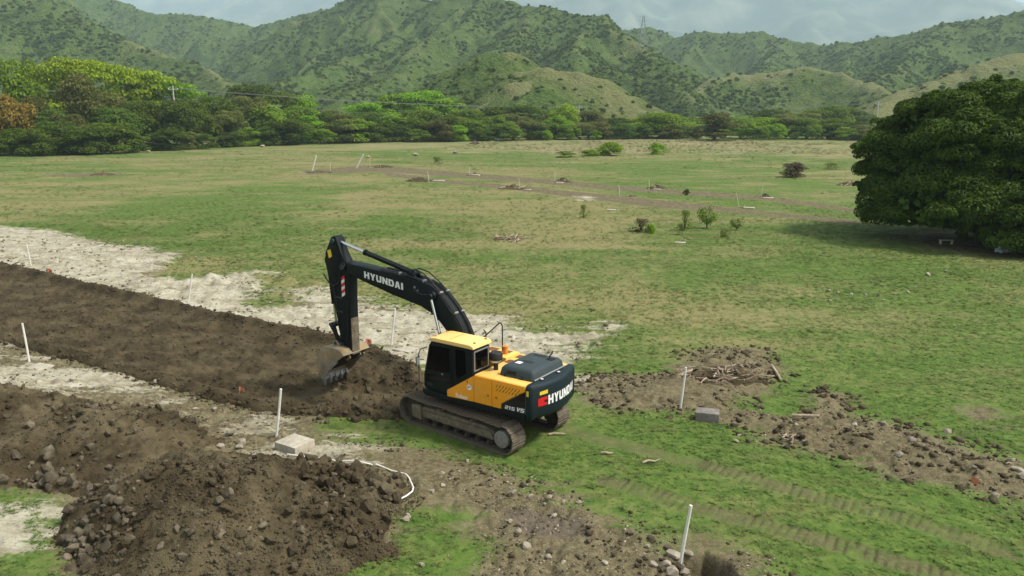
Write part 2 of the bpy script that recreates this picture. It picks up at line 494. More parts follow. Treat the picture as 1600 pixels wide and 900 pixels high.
def ground_h(x, y, full=False):
    x = np.atleast_1d(np.asarray(x, float))
    y = np.atleast_1d(np.asarray(y, float))
    near = y < 130
    z = np.zeros(x.shape)
    z += (fbm(x * 0.09, y * 0.09, 3, 3) - 0.5) * 0.22 * smooth(6, 30, np.hypot(x - XC, y - YC))
    z += (fbm(x * 0.9, y * 0.9, 3, 5) - 0.5) * 0.06
    sA = sdist(x, y, SAND_A)
    for g in GRASS_IN_SAND:
        sA = np.minimum(sA, -sdist(x, y, g))
    sB = sdist(x, y, SAND_B)
    sand = np.maximum(np.maximum(sA, sB), np.maximum(sdist(x, y, SAND_C), sdist(x, y, SAND_FAR)))
    earth = np.full(x.shape, -1e9)
    for e in EARTH:
        earth = np.maximum(earth, sdist(x, y, e))
    bare = smooth(-0.2, 0.6, np.maximum(sand, earth))
    lump = np.abs(fbm(x * 1.7, y * 1.7, 4, 9) - 0.5) * 2
    z += bare * (lump - 0.25) * 0.26 * smooth(2.6, 4.2, np.hypot(x - XC, y - YC))
    # low spoil banks
    pile = sdist(x, y, EARTH[0])
    z += smooth(0.1, 1.6, pile) * 0.28 * fbm(x * 0.7, y * 0.7, 4, 21) * 1.4 * smooth(4.0, 6.5, np.hypot(x - XC, y - YC))
    near_a = np.exp(-((x - at(385, 440).x) / 5.5) ** 2 - ((y - at(385, 445).y) / 2.0) ** 2)
    z += near_a * 0.8 * fbm(x * 1.1, y * 1.1, 4, 33)
    near_b = np.exp(-((x - at(180, 410).x) / 5.5) ** 2 - ((y - at(180, 410).y) / 2.2) ** 2)
    z += near_b * 0.75 * fbm(x * 1.1, y * 1.1, 4, 34)
    st = sdist(x, y, STRIP)
    z -= smooth(0.25, 0.9, st) * 0.75
    hole = sdist(x, y, HOLE)
    z -= smooth(-0.05, 0.25, hole + (fbm(x * 2.5, y * 2.5, 3, 40) - 0.5) * 0.3) * 0.7
    rut = np.zeros(x.shape)
    cleat = np.zeros(x.shape)
    for pl in RUTS:
        d, s = dline(x, y, pl)
        m = smooth(0.40, 0.26, d) * (0.75 + 0.25 * smooth(0.3, 0.6, fbm(x * 0.6, y * 0.6, 3, 50)))
        cle = (0.5 + 0.5 * np.sin(s * 2 * math.pi / 0.21 + 4.0 * fbm(x * .7, y * .7, 3, 52))) ** 5 * smooth(.25, .6, fbm(x * 3, y * 3, 3, 53))
        m = m * smooth(0.1, 0.35, fbm(x * 0.9, y * 0.9, 3, 51))
        z -= m * 0.03 + m * cle * 0.05
        rut = np.maximum(rut, m * 0.95)
        cleat = np.maximum(cleat, m * cle)
    for pl in RUTS_OLD:
        d, s = dline(x, y, pl)
        rut = np.maximum(rut, smooth(0.45, 0.2, d) * 0.7)
    if not full:
        return z
    # colour of the turf: drier in the middle of the meadow and far out, lush near the machine
    dry = 0.22 + 0.33 * smooth(26, 44, y) + 0.0 * y - 0.28 * smooth(0.45, 0.65, fbm(x * 0.035 + 3, y * 0.05, 3, 60)) * smooth(30, 45, y)
    dry += 0.28 * np.exp(-((x - 8) / 9) ** 2 - ((y - 38) / 6) ** 2) + 0.25 * np.exp(-((x - 3) / 14) ** 2 - ((y - 64) / 9) ** 2)
    dry -= 0.32 * np.exp(-((x - 20) / 12) ** 2 - ((y - 46) / 7) ** 2)
    dry -= 0.25 * np.exp(-((x + 22) / 14) ** 2 - ((y - 62) / 8) ** 2)
    dry += 0.25 * smooth(0.5, 0.75, fbm(x * 0.12, y * 0.2, 4, 62)) * smooth(24, 34, y)
    tp = at(1500, 400)
    dry += 0.1 * np.exp(-((x - tp.x - 4) / 10) ** 2 - ((y - tp.y - 8) / 7) ** 2)
    return z, dict(sand=np.clip(np.maximum(np.maximum(sA - 0.85, np.minimum(sB - 0.7, 0.15)), np.maximum(sdist(x, y, SAND_C), sdist(x, y, SAND_FAR) - 1.6)), -4, 4), earth=np.clip(np.maximum(np.maximum(earth, sB + 0.1), np.maximum(sA - 1.0, hole + 0.8)), -4, 4), wet=np.clip(np.maximum(sdist(x, y, WET), hole + 0.1), -3, 3),
                   straw=np.clip(sdist(x, y, STRAW), -20, 20), rut=rut, cleat=cleat, dry=dry)


def gz(x, y):
    return float(ground_h(x, y)[0])


# ------------------------------------------------------------------ ground: one fan shaped sheet, fine near the camera
u = np.concatenate([[-60, -20, -8, -4, -2.4, -1.7, -1.35, -1.15], np.linspace(-1.02, 1.02, 680), [1.15, 1.35, 1.7, 2.4, 4, 8, 20, 60]])
yy = [11.0]
while yy[-1] < 320:
    yy.append(yy[-1] + (0.0042 if yy[-1] < 30 else 0.0065) * yy[-1])
yy = np.concatenate([[-600, -200, -60, -15, 0, 6, 9], yy, np.geomspace(345, 9000, 24)])
w = 0.76 * np.clip(yy, 8, 320) + 2.5
U, Y = np.meshgrid(u, yy)
X = U * w[:, None]
zg, att = ground_h(X.ravel(), Y.ravel(), True)
me = mesh_np('ground', np.stack([X.ravel(), Y.ravel(), zg], 1), grid_faces(len(yy), len(u)), M['ground'], True)
for k, v in att.items():
    add_attr(me, k, v)
tag(new_obj('ground', me), kind='structure')


# ------------------------------------------------------------------ the graded strip of dark soil
def resample(pl, n):
    p = np.array(pl)
    s = np.concatenate([[0], np.cumsum(np.hypot(*np.diff(p, axis=0).T))])
    q = np.linspace(0, s[-1], n)
    return np.stack([np.interp(q, s, p[:, 0]), np.interp(q, s, p[:, 1])], 1)


def strip_h(x, y):
    d = sdist(x, y, STRIP)
    lip = np.exp(-((d - 0.30) / 0.32) ** 2) * (0.10 + 0.34 * fbm(x * 1.2, y * 1.2, 4, 70))
    bed = -0.20 + (fbm(x * 0.45, y * 0.45, 4, 71) - 0.5) * 0.26 + (np.abs(fbm(x * 2.2, y * 2.2, 4, 72) - 0.5)) * 0.5 + (fbm(x * 0.9 + y * 1.1, (y - x * .5) * 0.25, 4, 74) - 0.5) * 0.28 + (fbm(x * 6, y * 6, 2, 75) - 0.5) * 0.10
    z = bed * smooth(0.2, 1.5, d) + lip
    # heap that the bucket is pulling towards the machine
    hx, hy = at(590, 590).xy
    z = z + 0.42 * np.exp(-((x - hx) / 1.7) ** 2 - ((y - hy) / 0.9) ** 2) * (0.6 + 0.8 * fbm(x * 1.5, y * 1.5, 4, 73))
    z = z - 0.5 * smooth(0.02, -0.35, d)
    return z


a, b = resample(STRIP_TOP, 520), resample(STRIP_BOT, 520)
tt = np.linspace(-0.06, 1.06, 130)
SX = a[:, None, 0] * (1 - tt) + b[:, None, 0] * tt
SY = a[:, None, 1] * (1 - tt) + b[:, None, 1] * tt
sz = strip_h(SX.ravel(), SY.ravel())
me = mesh_np('dirt_road', np.stack([SX.ravel(), SY.ravel(), sz], 1), grid_faces(520, 130)[:, ::-1], M['soil'], True)
strip_o = tag(new_obj('dirt_road', me), kind='structure')


# ------------------------------------------------------------------ stones and clods (shared meshes)
def hull_mesh(name, npts, mat, squash, rng, smooth_=False, rough=0.25):
    bm = bmesh.new()
    pts = rng.normal(size=(npts, 3))
    pts /= np.linalg.norm(pts, axis=1)[:, None]
    pts *= (1 - rough + rough * rng.random((npts, 1)))
    pts *= np.array(squash)
    vs = [bm.verts.new(p) for p in pts]
    r = bmesh.ops.convex_hull(bm, input=vs)
    bmesh.ops.delete(bm, geom=[v for v in bm.verts if not v.link_faces], context='VERTS')
    me = bpy.data.meshes.new(name)
    bm.to_mesh(me)
    bm.free()
    me.materials.append(mat)
    if smooth_:
        for p in me.polygons:
            p.use_smooth = True
    return me


def variants(name, mat, k, n, sq, smooth_=False, rough=0.25):
    return [hull_mesh(name, n, mat, (1, sq[0] + (sq[1] - sq[0]) * RNG.random(), sq[2] + (sq[3] - sq[2]) * RNG.random()), RNG, smooth_, rough) for _ in range(k)]


STONE = variants('stone', M['stone'], 7, 20, (0.6, 0.95, 0.5, 0.75))
CLOD = variants('clod', M['clod'], 7, 22, (0.65, 1.0, 0.55, 0.8), False, 0.4)
PALE = variants('pale_stone', M['pale_stone'], 6, 22, (0.6, 0.95, 0.45, 0.7), False, 0.16)


def rot_np(n, rng):
    q = rng.normal(size=(n, 4))
    q /= np.linalg.norm(q, axis=1)[:, None]
    w_, x, y, z = q.T
    return np.stack([1 - 2 * (y * y + z * z), 2 * (x * y - z * w_), 2 * (x * z + y * w_),
                     2 * (x * y + z * w_), 1 - 2 * (x * x + z * z), 2 * (y * z - x * w_),
                     2 * (x * z - y * w_), 2 * (y * z + x * w_), 1 - 2 * (x * x + y * y)], 1).reshape(n, 3, 3)


def crumbs(name, pts, sizes, mat, seed=0, npt=8):
    """many tiny lumps joined into one mesh"""
    rng = np.random.default_rng(seed)
    base = np.array([[1, 0, 0], [-1, 0, 0], [0, 1, 0], [0, -1, 0], [0, 0, 1], [0, 0, -1]], float)
    f = np.array([[0, 2, 4], [2, 1, 4], [1, 3, 4], [3, 0, 4], [2, 0, 5], [1, 2, 5], [3, 1, 5], [0, 3, 5]])
    n = len(pts)
    v = np.repeat(base[None], n, 0) * (0.55 + 0.6 * rng.random((n, 6, 1)))
    v = np.einsum('nij,nkj->nki', rot_np(n, rng), v) * np.asarray(sizes)[:, None, None]
    v[:, :, 2] *= 0.7
    v += np.asarray(pts)[:, None, :]
    faces = (f[None] + (np.arange(n) * 6)[:, None, None]).reshape(-1, 3)
    return mesh_np(name, v.reshape(-1, 3), faces, mat)


MOUNDS = []


def mound(name, label, px_poly, hfun, slope, cap, seed, res=0.07):
    poly = PX(*px_poly)
    p = np.array(poly)
    x0, y0 = p.min(0) - 0.7
    x1, y1 = p.max(0) + 0.7
    xs, ys = np.arange(x0, x1, res), np.arange(y0, y1, res)
    GX, GY = np.meshgrid(xs, ys)

    def h(x, y):
        d = sdist(x, y, poly) + (fbm(x * 0.8, y * 0.8, 5, seed) - 0.5) * 1.7
        c = cap * hfun(x, y)
        z = c * np.tanh(np.maximum(d, 0) * slope / np.maximum(c, 0.05))
        rough_ = smooth(0, 0.5, d)
        z = z + rough_ * ((np.abs(fbm(x * 2.6, y * 2.6, 4, seed + 5) - 0.5) - 0.1) * 0.55 + (fbm(x * 0.8, y * 0.8, 3, seed + 9) - 0.5) * 0.35 * np.clip(c, 0, 1))
        z = z - 0.12 * smooth(0.05, -0.1, d) - 0.5 * smooth(-0.05, -0.5, d)
        return z, d
    Z, D = h(GX.ravel(), GY.ravel())
    Z = Z + ground_h(GX.ravel(), GY.ravel()) * 0.5
    f = grid_faces(len(ys), len(xs))
    keep = (D[f] > -0.55).any(1)
    me = mesh_np(name, np.stack([GX.ravel(), GY.ravel(), Z], 1), f[keep], M['mound'], True)
    bm = bmesh.new()
    bm.from_mesh(me)
    bmesh.ops.delete(bm, geom=[v for v in bm.verts if not v.link_faces], context='VERTS')
    bm.to_mesh(me)
    bm.free()
    o = tag(new_obj(name, me), label, 'dirt mound')

    def hh(x, y):
        x, y = np.atleast_1d(x), np.atleast_1d(y)
        zz, d = h(x, y)
        return zz + ground_h(x, y) * 0.5, d
    MOUNDS.append((o, hh, poly))
    return o, hh, poly


def gauss(px, py, sx, sy):
    c = at(px, py)
    return lambda x, y: np.exp(-((x - c.x) / sx) ** 2 - ((y - c.y) / sy) ** 2)


g1, g2 = gauss(-40, 665, 3.2, 2.2), gauss(170, 690, 2.4, 1.6)
m1 = mound('dirt_mound', 'broad dark dirt mound at the left edge, behind the stony mound',
           [(-190, 620), (-80, 600), (60, 612), (180, 632), (290, 655), (345, 690), (300, 735), (190, 765), (100, 778), (20, 768), (-90, 760), (-190, 720)],
           lambda x, y: 0.22 + 0.8 * np.maximum(g1(x, y), 0.75 * g2(x, y)), 0.62, 1.7, 100)
g3, g4, g5 = gauss(330, 835, 2.1, 1.7), gauss(230, 790, 1.6, 1.3), gauss(430, 800, 1.6, 1.2)
m2 = mound('dirt_mound', 'tallest dark dirt mound in the foreground with grey stones along its left foot',
           [(230, 742), (330, 715), (430, 712), (500, 735), (560, 775), (600, 820), (598, 862), (500, 888), (420, 915), (330, 960), (200, 945), (110, 892), (80, 845), (95, 805), (160, 775)],
           lambda x, y: 0.22 + 0.85 * np.maximum(np.maximum(g3(x, y), 0.85 * g4(x, y)), 0.7 * g5(x, y)), 0.72, 2.1, 120)
m3 = mound('clod_heap', 'low heap of big dark clods inside the bent white pipe',
           [(440, 722), (520, 722), (590, 730), (632, 748), (640, 770), (612, 795), (560, 810), (480, 800), (430, 765)],
           lambda x, y: 0.5 + 0.0 * x, 0.45, 0.6, 140)
m3[0]['category'] = 'clod heap'


def strew(parent, hh, spots, protos, name, sink=0.3):
    """spots: (x, y, size). each stone is a part of the heap it lies in"""
    x = np.array([s[0] for s in spots])
    y = np.array([s[1] for s in spots])
    z, _ = hh(x, y)
    for i, (sx, sy, r) in enumerate(spots):
        o = new_obj(name, random.choice(protos), parent, (sx, sy, float(z[i]) + r * (0.55 - sink)), [random.uniform(0, 6.28) for _ in range(3)])
        o.scale = (r, r, r)


def pick(px, py, sx, sy, n, r0, r1, poly=None, rng=RNG):
    out = []
    while len(out) < n:
        a = rng.normal(px, sx)
        b = rng.normal(py, sy)
        if b > 930 or b < 560:
            continue
        p = at(a, b)
        r = r0 + (r1 - r0) * rng.random() ** 2.2
        if poly is not None and float(sdist(np.array([p.x]), np.array([p.y]), poly)[0]) < -0.15:
            continue
        out.append((p.x, p.y, r))
    return out


# stones at the foot of the stony mound, along the seam between the mounds, clods on the heap
strew(m2[0], m2[1], pick(145, 855, 42, 28, 110, 0.07, 0.25, m2[2]), STONE, 'stone')
strew(m2[0], m2[1], pick(330, 890, 90, 22, 45, 0.05, 0.17, m2[2]), STONE, 'stone')
strew(m2[0], m2[1], pick(240, 790, 70, 35, 40, 0.05, 0.15, m2[2]), STONE, 'stone')
strew(m2[0], m2[1], pick(470, 830, 70, 30, 30, 0.05, 0.18, m2[2]), STONE, 'stone')
strew(m2[0], m2[1], pick(350, 830, 130, 50, 180, 0.04, 0.2, m2[2]), CLOD, 'clod')
strew(m2[0], m2[1], pick(540, 840, 40, 20, 55, 0.07, 0.24, m2[2]), CLOD, 'clod')
strew(m1[0], m1[1], pick(85, 762, 45, 11, 55, 0.08, 0.26, m1[2]), STONE, 'stone')
strew(m1[0], m1[1], pick(170, 700, 40, 30, 45, 0.06, 0.20, m1[2]), STONE, 'stone')
strew(m1[0], m1[1], pick(130, 690, 110, 35, 170, 0.04, 0.17, m1[2]), CLOD, 'clod')
strew(m1[0], m1[1], pick(290, 665, 40, 14, 35, 0.06, 0.24, m1[2]), CLOD, 'clod')
strew(m3[0], m3[1], pick(540, 765, 55, 20, 120, 0.08, 0.30, m3[2]), CLOD, 'clod')
strew(m3[0], m3[1], pick(500, 770, 50, 20, 18, 0.07, 0.17, m3[2]), STONE, 'stone')
for k, (o, hh, poly) in enumerate(MOUNDS):
    p = np.array(poly)
    n = (26000, 34000, 9000)[k]
    x = RNG.uniform(p[:, 0].min() - .4, p[:, 0].max() + .4, n)
    y = RNG.uniform(p[:, 1].min() - .4, p[:, 1].max() + .4, n)
    z, d = hh(x, y)
    m = (d > -0.45 * RNG.random(n)) & (RNG.random(n) < 0.25 + 0.75 * smooth(.4, .6, fbm(x * .6, y * .6, 3, 200 + k)))
    z = np.maximum(z, np.where(d < 0.1, ground_h(x, y), -9))
    o2 = new_obj('crumbled_soil', crumbs('crumbled_soil', np.stack([x, y, z], 1)[m], (0.012 + 0.055 * RNG.random(m.sum()) ** 3), M['clod'], 5 + k), o)
    o2['kind'] = 'stuff'

# clods that line the graded strip, and its crumbs
n = 60000
x = RNG.uniform(-36, -2, n)
y = RNG.uniform(22.5, 52, n)
d = sdist(x, y, STRIP)
m = (d > -0.35) & ((d < 1.1) | (RNG.random(n) < 0.45)) & (RNG.random(n) < np.clip(26 / y, 0, 1))
x, y, d = x[m], y[m], d[m]
z = np.maximum(strip_h(x, y), np.where(d < 0.1, ground_h(x, y), -9))
o2 = new_obj('crumbled_soil', crumbs('crumbled_soil', np.stack([x, y, z], 1), 0.02 + 0.09 * RNG.random(len(x)) ** 3, M['clod'], 9), strip_o)
o2['kind'] = 'stuff'
cl = []
for pl, wd in ((STRIP_TOP[2:], 0.55), (STRIP_BOT[2:], 0.5)):
    q = resample(pl, 90)
    for p in q:
        cl.append((p[0] + random.gauss(0, 0.2), p[1] + random.gauss(0, wd * 0.5), 0.05 + 0.13 * random.random() ** 2))
for p in pick(585, 600, 45, 18, 50, 0.06, 0.2):
    cl.append(p)
for p in pick(560, 652, 50, 4, 25, 0.08, 0.24):
    cl.append(p)
xs, ys = np.array([c[0] for c in cl]), np.array([c[1] for c in cl])
zs = np.maximum(strip_h(xs, ys), np.where(sdist(xs, ys, STRIP) < 0.1, ground_h(xs, ys), -9))
for (px_, py_, r), z_ in zip(cl, zs):
    o = new_obj('clod', random.choice(CLOD), strip_o, (px_, py_, float(z_) + r * 0.2), [random.uniform(0, 6.28) for _ in range(3)])
    o.scale = (r, r, r)


def crumbs_on(poly_list, n, s0, s1, mat, seed, name, label, ylim=60, keep=lambda x, y: True):
    P, S = [], []
    for poly in poly_list:
        p = np.array(poly)
        x = RNG.uniform(p[:, 0].min() - .5, p[:, 0].max() + .5, n)
        y = RNG.uniform(p[:, 1].min() - .5, min(p[:, 1].max() + .5, ylim), n)
        m = sdist(x, y, poly) > -0.25 - 0.4 * RNG.random(n)
        x, y = x[m], y[m]
        m = (sdist(x, y, STRIP) < 0) & (np.abs(x / (0.76 * y + 2.5)) < 1)
        m &= vn(x * 0.9, y * 0.9, 91) > 0.35
        x, y = x[m], y[m]
        P.append(np.stack([x, y, ground_h(x, y) + 0.003], 1))
        S.append(s0 + (s1 - s0) * RNG.random(len(x)) ** 3)
    o = new_obj(name, crumbs(name, np.concatenate(P), np.concatenate(S), mat, seed))
    return tag(o, label, 'gravel', kind='stuff')


crumbs_on([EARTH[0]], 3600, 0.05, 0.2, M['clod'], 27, 'soil_lumps', 'rough dark lumps of earth on the right bank')
crumbs_on([SAND_A], 9000, 0.05, 0.2, M['sand_clod'], 28, 'sandy_lumps', 'pale brown lumps on the sandy bank')
crumbs_on([EARTH[0], EARTH[1]], 1100, 0.04, 0.13, M['clod'], 26, 'soil_lumps', 'rough lumps of earth over the bare patches')
crumbs_on([EARTH[0], EARTH[1]], 3200, 0.012, 0.06, M['pale_stone'], 21, 'gravel', 'pale gravel strewn over the bare earth patches')
crumbs_on([EARTH[0], EARTH[1], SAND_B], 5000, 0.012, 0.07, M['clod'], 22, 'soil_crumbs', 'dark crumbs of soil over the bare earth patches')
crumbs_on([SAND_A, SAND_B], 6500, 0.015, 0.09, M['stone'], 23, 'stone_chips', 'grey brown chips scattered on the pale sandy ground')

# single stones lying about, told apart only by the ground they lie on
loose = []
for (px_, py_, r) in [(730, 721, .09), (717, 736, .07), (800, 771, .16), (828, 776, .13), (859, 781, .12), (880, 787, .08), (904, 786, .10), (866, 804, .12), (675, 769, .12), (634, 812, .13), (638, 807, .1), (563, 817, .13), (578, 832, .2), (605, 814, .12), (691, 741, .12), (692, 757, .09), (658, 885, .1), (797, 818, .08), (811, 831, .12), (851, 789, .07)]:
    loose.append((px_, py_, r, 'bare brown earth in front of the excavator'))
for (px_, py_, r) in [(360, 677, .22), (378, 692, .2), (352, 660, .1), (345, 700, .16), (375, 702, .16), (410, 712, .14), (395, 655, .09), (335, 645, .12), (305, 640, .12), (402, 680, .12), (420, 668, .1), (115, 598, .15), (200, 523, .12), (245, 598, .16), (158, 668, .25), (150, 662, .15)]:
    loose.append((px_, py_, r, 'pale crumbly ground behind the mounds'))
for (px_, py_, r) in [(1018, 843, .15), (1012, 852, .1), (1045, 858, .14), (1052, 868, .2), (1040, 880, .16), (1060, 885, .18), (1050, 893, .2), (1034, 890, .14), (1070, 893, .13), (985, 835, .12), (920, 845, .1), (935, 840, .1), (1000, 875, .11), (1020, 885, .13), (860, 862, .14), (857, 870, .11), (822, 857, .14), (965, 850, .08), (905, 872, .1), (880, 880, .08), (945, 884, .09), (1075, 865, .14)]:
    loose.append((px_, py_, r, 'rubble beside the front white stake'))
for (px_, py_, r) in [(1480, 677, .16), (1425, 700, .13), (1405, 722, .18), (1557, 712, .12), (1555, 805, .0), (1582, 720, .1), (1482, 717, .15), (1490, 732, .13), (1470, 735, .1), (1520, 745, .1), (1555, 776, .15), (1590, 745, .2), (1596, 752, .15), (1440, 715, .09), (1360, 690, .1), (1520, 697, .12), (1380, 668, .12), (1335, 672, .12), (1150, 690, .1), (1155, 681, .08), (1245, 670, .12), (1460, 700, .1), (1500, 700, .1), (1575, 735, .12), (1545, 730, .1)]:
    if r:
        loose.append((px_, py_, r, 'low stony bank on the right'))
for (px_, py_, r) in [(1295, 456, .16), (1310, 458, .14), (1330, 460, .12), (1352, 461, .12), (1372, 462, .14), (1398, 460, .13), (1418, 457, .16), (1380, 470, .12), (1450, 430, .2), (1477, 425, .18), (1297, 470, .1)]:
    loose.append((px_, py_, r, 'grass before the big dark round tree'))
seen_ = {}
ORDS = 'first second third fourth fifth sixth seventh eighth ninth tenth eleventh twelfth thirteenth fourteenth fifteenth sixteenth seventeenth eighteenth nineteenth twentieth twenty-first twenty-second twenty-third twenty-fourth twenty-fifth'.split()
for (px_, py_, r, where) in sorted(loose):
    seen_[where] = seen_.get(where, -1) + 1
    p = at(px_, py_)
    dark = 'rubble' in where and random.random() < .45 or 'bank' in where and random.random() < .3
    o = new_obj('stone', random.choice(STONE if dark else PALE), None, (p.x, p.y, gz(p.x, p.y) + r * .25), (random.gauss(0, .3), random.gauss(0, .3), random.uniform(0, 6.28)))
    o.scale = (r, r, r)
    tag(o, ORDS[seen_[where]] + ' loose stone from the left on the ' + where, 'stone', 'stones on the ' + where)


# ------------------------------------------------------------------ tubes, sticks, boxes
def tube_data(pts, radii, sides=8, cap=True):
    pts = [Vector(p) for p in pts]
    V, F = [], []
    prev = None
    for i, p in enumerate(pts):
        if i == 0:
            d = pts[1] - p
        elif i == len(pts) - 1:
            d = p - pts[i - 1]
        else:
            d = (pts[i + 1] - p).normalized() + (p - pts[i - 1]).normalized()
        d.normalize()
        ref = Vector((0, 0, 1)) if abs(d.z) < 0.9 else Vector((1, 0, 0))
        if prev is not None:
            ref = prev
        a = d.cross(ref)
        if a.length < 1e-5:
            a = d.cross(Vector((0.3, 0.8, 0.1)))
        a.normalize()
        b = a.cross(d).normalized()
        prev = b
        r = radii[i] if isinstance(radii, (list, tuple)) else radii
        for k in range(sides):
            t = 2 * math.pi * k / sides
            V.append(p + (a * math.cos(t) + b * math.sin(t)) * r)
    for i in range(len(pts) - 1):
        for k in range(sides):
            k2 = (k + 1) % sides
            F.append((i * sides + k, i * sides + k2, (i + 1) * sides + k2, (i + 1) * sides + k))
    if cap:
        F.append(tuple(range(sides - 1, -1, -1)))
        F.append(tuple((len(pts) - 1) * sides + k for k in range(sides)))
    return V, F


class MB:
    def __init__(s):
        s.v, s.f = [], []

    def add(s, V, F):
        o = len(s.v)
        s.v += [tuple(v) for v in V]
        s.f += [tuple(i + o for i in f) for f in F]
        return s

    def tube(s, pts, r, sides=8, cap=True):
        return s.add(*tube_data(pts, r, sides, cap))

    def box(s, x0, x1, y0, y1, z0, z1):
        V = [(x, y, z) for z in (z0, z1) for y in (y0, y1) for x in (x0, x1)]
        return s.add(V, [(0, 2, 3, 1), (4, 5, 7, 6), (0, 1, 5, 4), (2, 6, 7, 3), (0, 4, 6, 2), (1, 3, 7, 5)])

    def prism(s, poly, y0, y1):
        """polygon in x-z extruded along y"""
        n = len(poly)
        a = sum(poly[i][0] * poly[(i + 1) % n][1] - poly[(i + 1) % n][0] * poly[i][1] for i in range(n))
        if a < 0:
            poly = poly[::-1]
        V = [(x, y0, z) for x, z in poly] + [(x, y1, z) for x, z in poly]
        F = [tuple(range(n)), tuple(range(2 * n - 1, n - 1, -1))]
        F += [(i, n + i, n + (i + 1) % n, (i + 1) % n) for i in range(n)]
        return s.add(V, F)

    def build(s, name, mat, parent=None, bevel=0.0, smooth_=False, segs=2, loc=None, rot=None):
        me = bpy.data.meshes.new(name)
        me.from_pydata(s.v, [], s.f)
        me.materials.append(mat)
        bm = bmesh.new()
        bm.from_mesh(me)
        bmesh.ops.recalc_face_normals(bm, faces=bm.faces)
        if bevel:
            es = [e for e in bm.edges if len(e.link_faces) == 2 and e.calc_face_angle(0) > 0.5]
            bmesh.ops.bevel(bm, geom=es, offset=bevel, segments=segs, profile=0.6, affect='EDGES', clamp_overlap=True)
        for f in bm.faces:
            f.smooth = smooth_ or bool(bevel)
        if smooth_ or bevel:
            for e in bm.edges:
                e.smooth = not (len(e.link_faces) == 2 and e.calc_face_angle(0) > 0.7)
        bm.to_mesh(me)
        bm.free()
        return new_obj(name, me, parent, loc, rot)


# ------------------------------------------------------------------ stakes, slabs, pipes, markers
def stake(top, base, label, mat='stake', r=0.038, group='survey stakes'):
    b_ = at(*base)
    t_ = far(top[0], top[1], b_.y)
    z0 = gz(b_.x, b_.y)
    h = (t_ - b_).length
    ax = (t_ - b_).normalized()
    mb = MB()
    pts = [ax * (-0.25), ax * (h * 0.5) + Vector((random.gauss(0, .006), random.gauss(0, .006), 0)), ax * h]
    mb.tube(pts, [r, r, r * 0.95], 8)
    o = mb.build('survey_stake', M[mat], None, 0, True, loc=(b_.x, b_.y, z0))
    tag(o, label, 'stake', group)


stake((1080, 785), (1063, 878), 'front white stake standing beside the dug hole at the bottom edge')
stake((439, 610), (432, 684), 'white stake behind the thick concrete box left of the excavator tracks')
stake((1072, 573), (1063, 639), 'white stake standing in the debris patch right of the excavator')
stake((617, 481), (611, 539), 'white stake between the excavator arm and the cab, behind the flat slab')
stake((300, 427), (294, 472), 'white stake on the pale sandy bank above the dark strip')
stake((35, 507), (46, 567), 'leaning white stake at the left edge beside a flat slab')
stake((42, 384), (49, 417), 'thin white stake at the far left end of the sandy bank', r=0.03)
stake((494, 242), (488, 266), 'thick white leaning stake, leftmost of the far stakes in the meadow', r=0.11, group='far stakes')
stake((568, 241), (557, 263), 'thick white strongly leaning stake next to a grey bag far out in the meadow', r=0.11, group='far stakes')
for (tp, bs, lab) in [((516, 254), (516, 266), 'short thin stake just right of the leftmost thick leaning stake'),
                      ((578, 247), (578, 262), 'short thin stake just right of the strongly leaning thick stake'),
                      ((668, 267), (670, 284), 'thin stake rising from the widest far debris heap'),
                      ((733, 259), (733, 274), 'thin stake beside a small heap, straight above the boom'),
                      ((811, 278), (811, 294), 'thin stake in the middle of the far brown earth line'),
                      ((867, 267), (867, 284), 'thin stake left of a small heap with a white slab, mid field'),
                      ((967, 290), (968, 307), 'thin stake in front of a bare pale patch, alone in the grass'),
                      ((1014, 279), (1014, 295), 'thin stake at a twiggy far heap with a white slab'),
                      ((1150, 302), (1154, 323), 'thin leaning stake nearest to the big round tree, front row'),
                      ((1192, 289), (1189, 309), 'thin stake at the rightmost small heap before the round tree')]:
    stake(tp, bs, lab, 'stake_dull', 0.055, 'far stakes')


def slab(px, py, L, W, H, rz, label, mat='concrete', tilt=(0, 0), bump=0.0, group='concrete slabs'):
    p = at(px, py)
    mb = MB().box(-L / 2, L / 2, -W / 2, W / 2, -0.06, H)
    o = mb.build('concrete_slab', M[mat], None, min(0.02, H * 0.3), loc=(p.x, p.y, gz(p.x, p.y) + bump), rot=(tilt[0], tilt[1], rz))
    tag(o, label, 'slab', group)
    return o


slab(62, 574, 0.82, 0.62, 0.10, R(-22), 'flat pale slab at the foot of the left edge stake', tilt=(R(3), 0))
slab(304, 475, 0.95, 0.7, 0.08, R(-20), 'flat pale slab at the foot of the stake on the sandy bank')
slab(461, 700, 0.85, 0.75, 0.26, R(-32), 'thick square pale concrete box at the end of the white pipe')
slab(633, 546, 0.85, 0.65, 0.09, R(-30), 'flat pale slab between the excavator bucket and the cab')
slab(1105, 655, 0.72, 0.50, 0.30, R(-16), 'grey concrete block at the edge of the debris patch', 'concrete_grey')
slab(1122, 905, 0.62, 0.5, 0.12, R(-25), 'pale slab down in the hole at the bottom edge', bump=0.35)
for (px_, py_, L, lab) in [(685, 283, 1.7, 'thin grey slab by the widest far debris heap'), (742, 274, 1.5, 'grey slab by the small far heap above the boom'),
                           (874, 285, 1.2, 'white slab at the mid field heap'), (824, 297, 0.9, 'small flat slab at the end of the brown earth line'),
                           (1027, 297, 1.0, 'white slab at the twiggy far heap'), (1170, 326, 1.1, 'white slab right of the leaning thin stake'),
                           (1200, 310, 1.2, 'white slab at the rightmost small heap'), (955, 330, .9, 'white flat scrap beside the bare pale patch'),
                           (1063, 380, 0.75, 'small white scrap in the grass below the saplings')]:
    slab(px_, py_, L, L * 0.6, 0.12, R(random.uniform(-25, 10)), lab, 'concrete', group='far slabs')


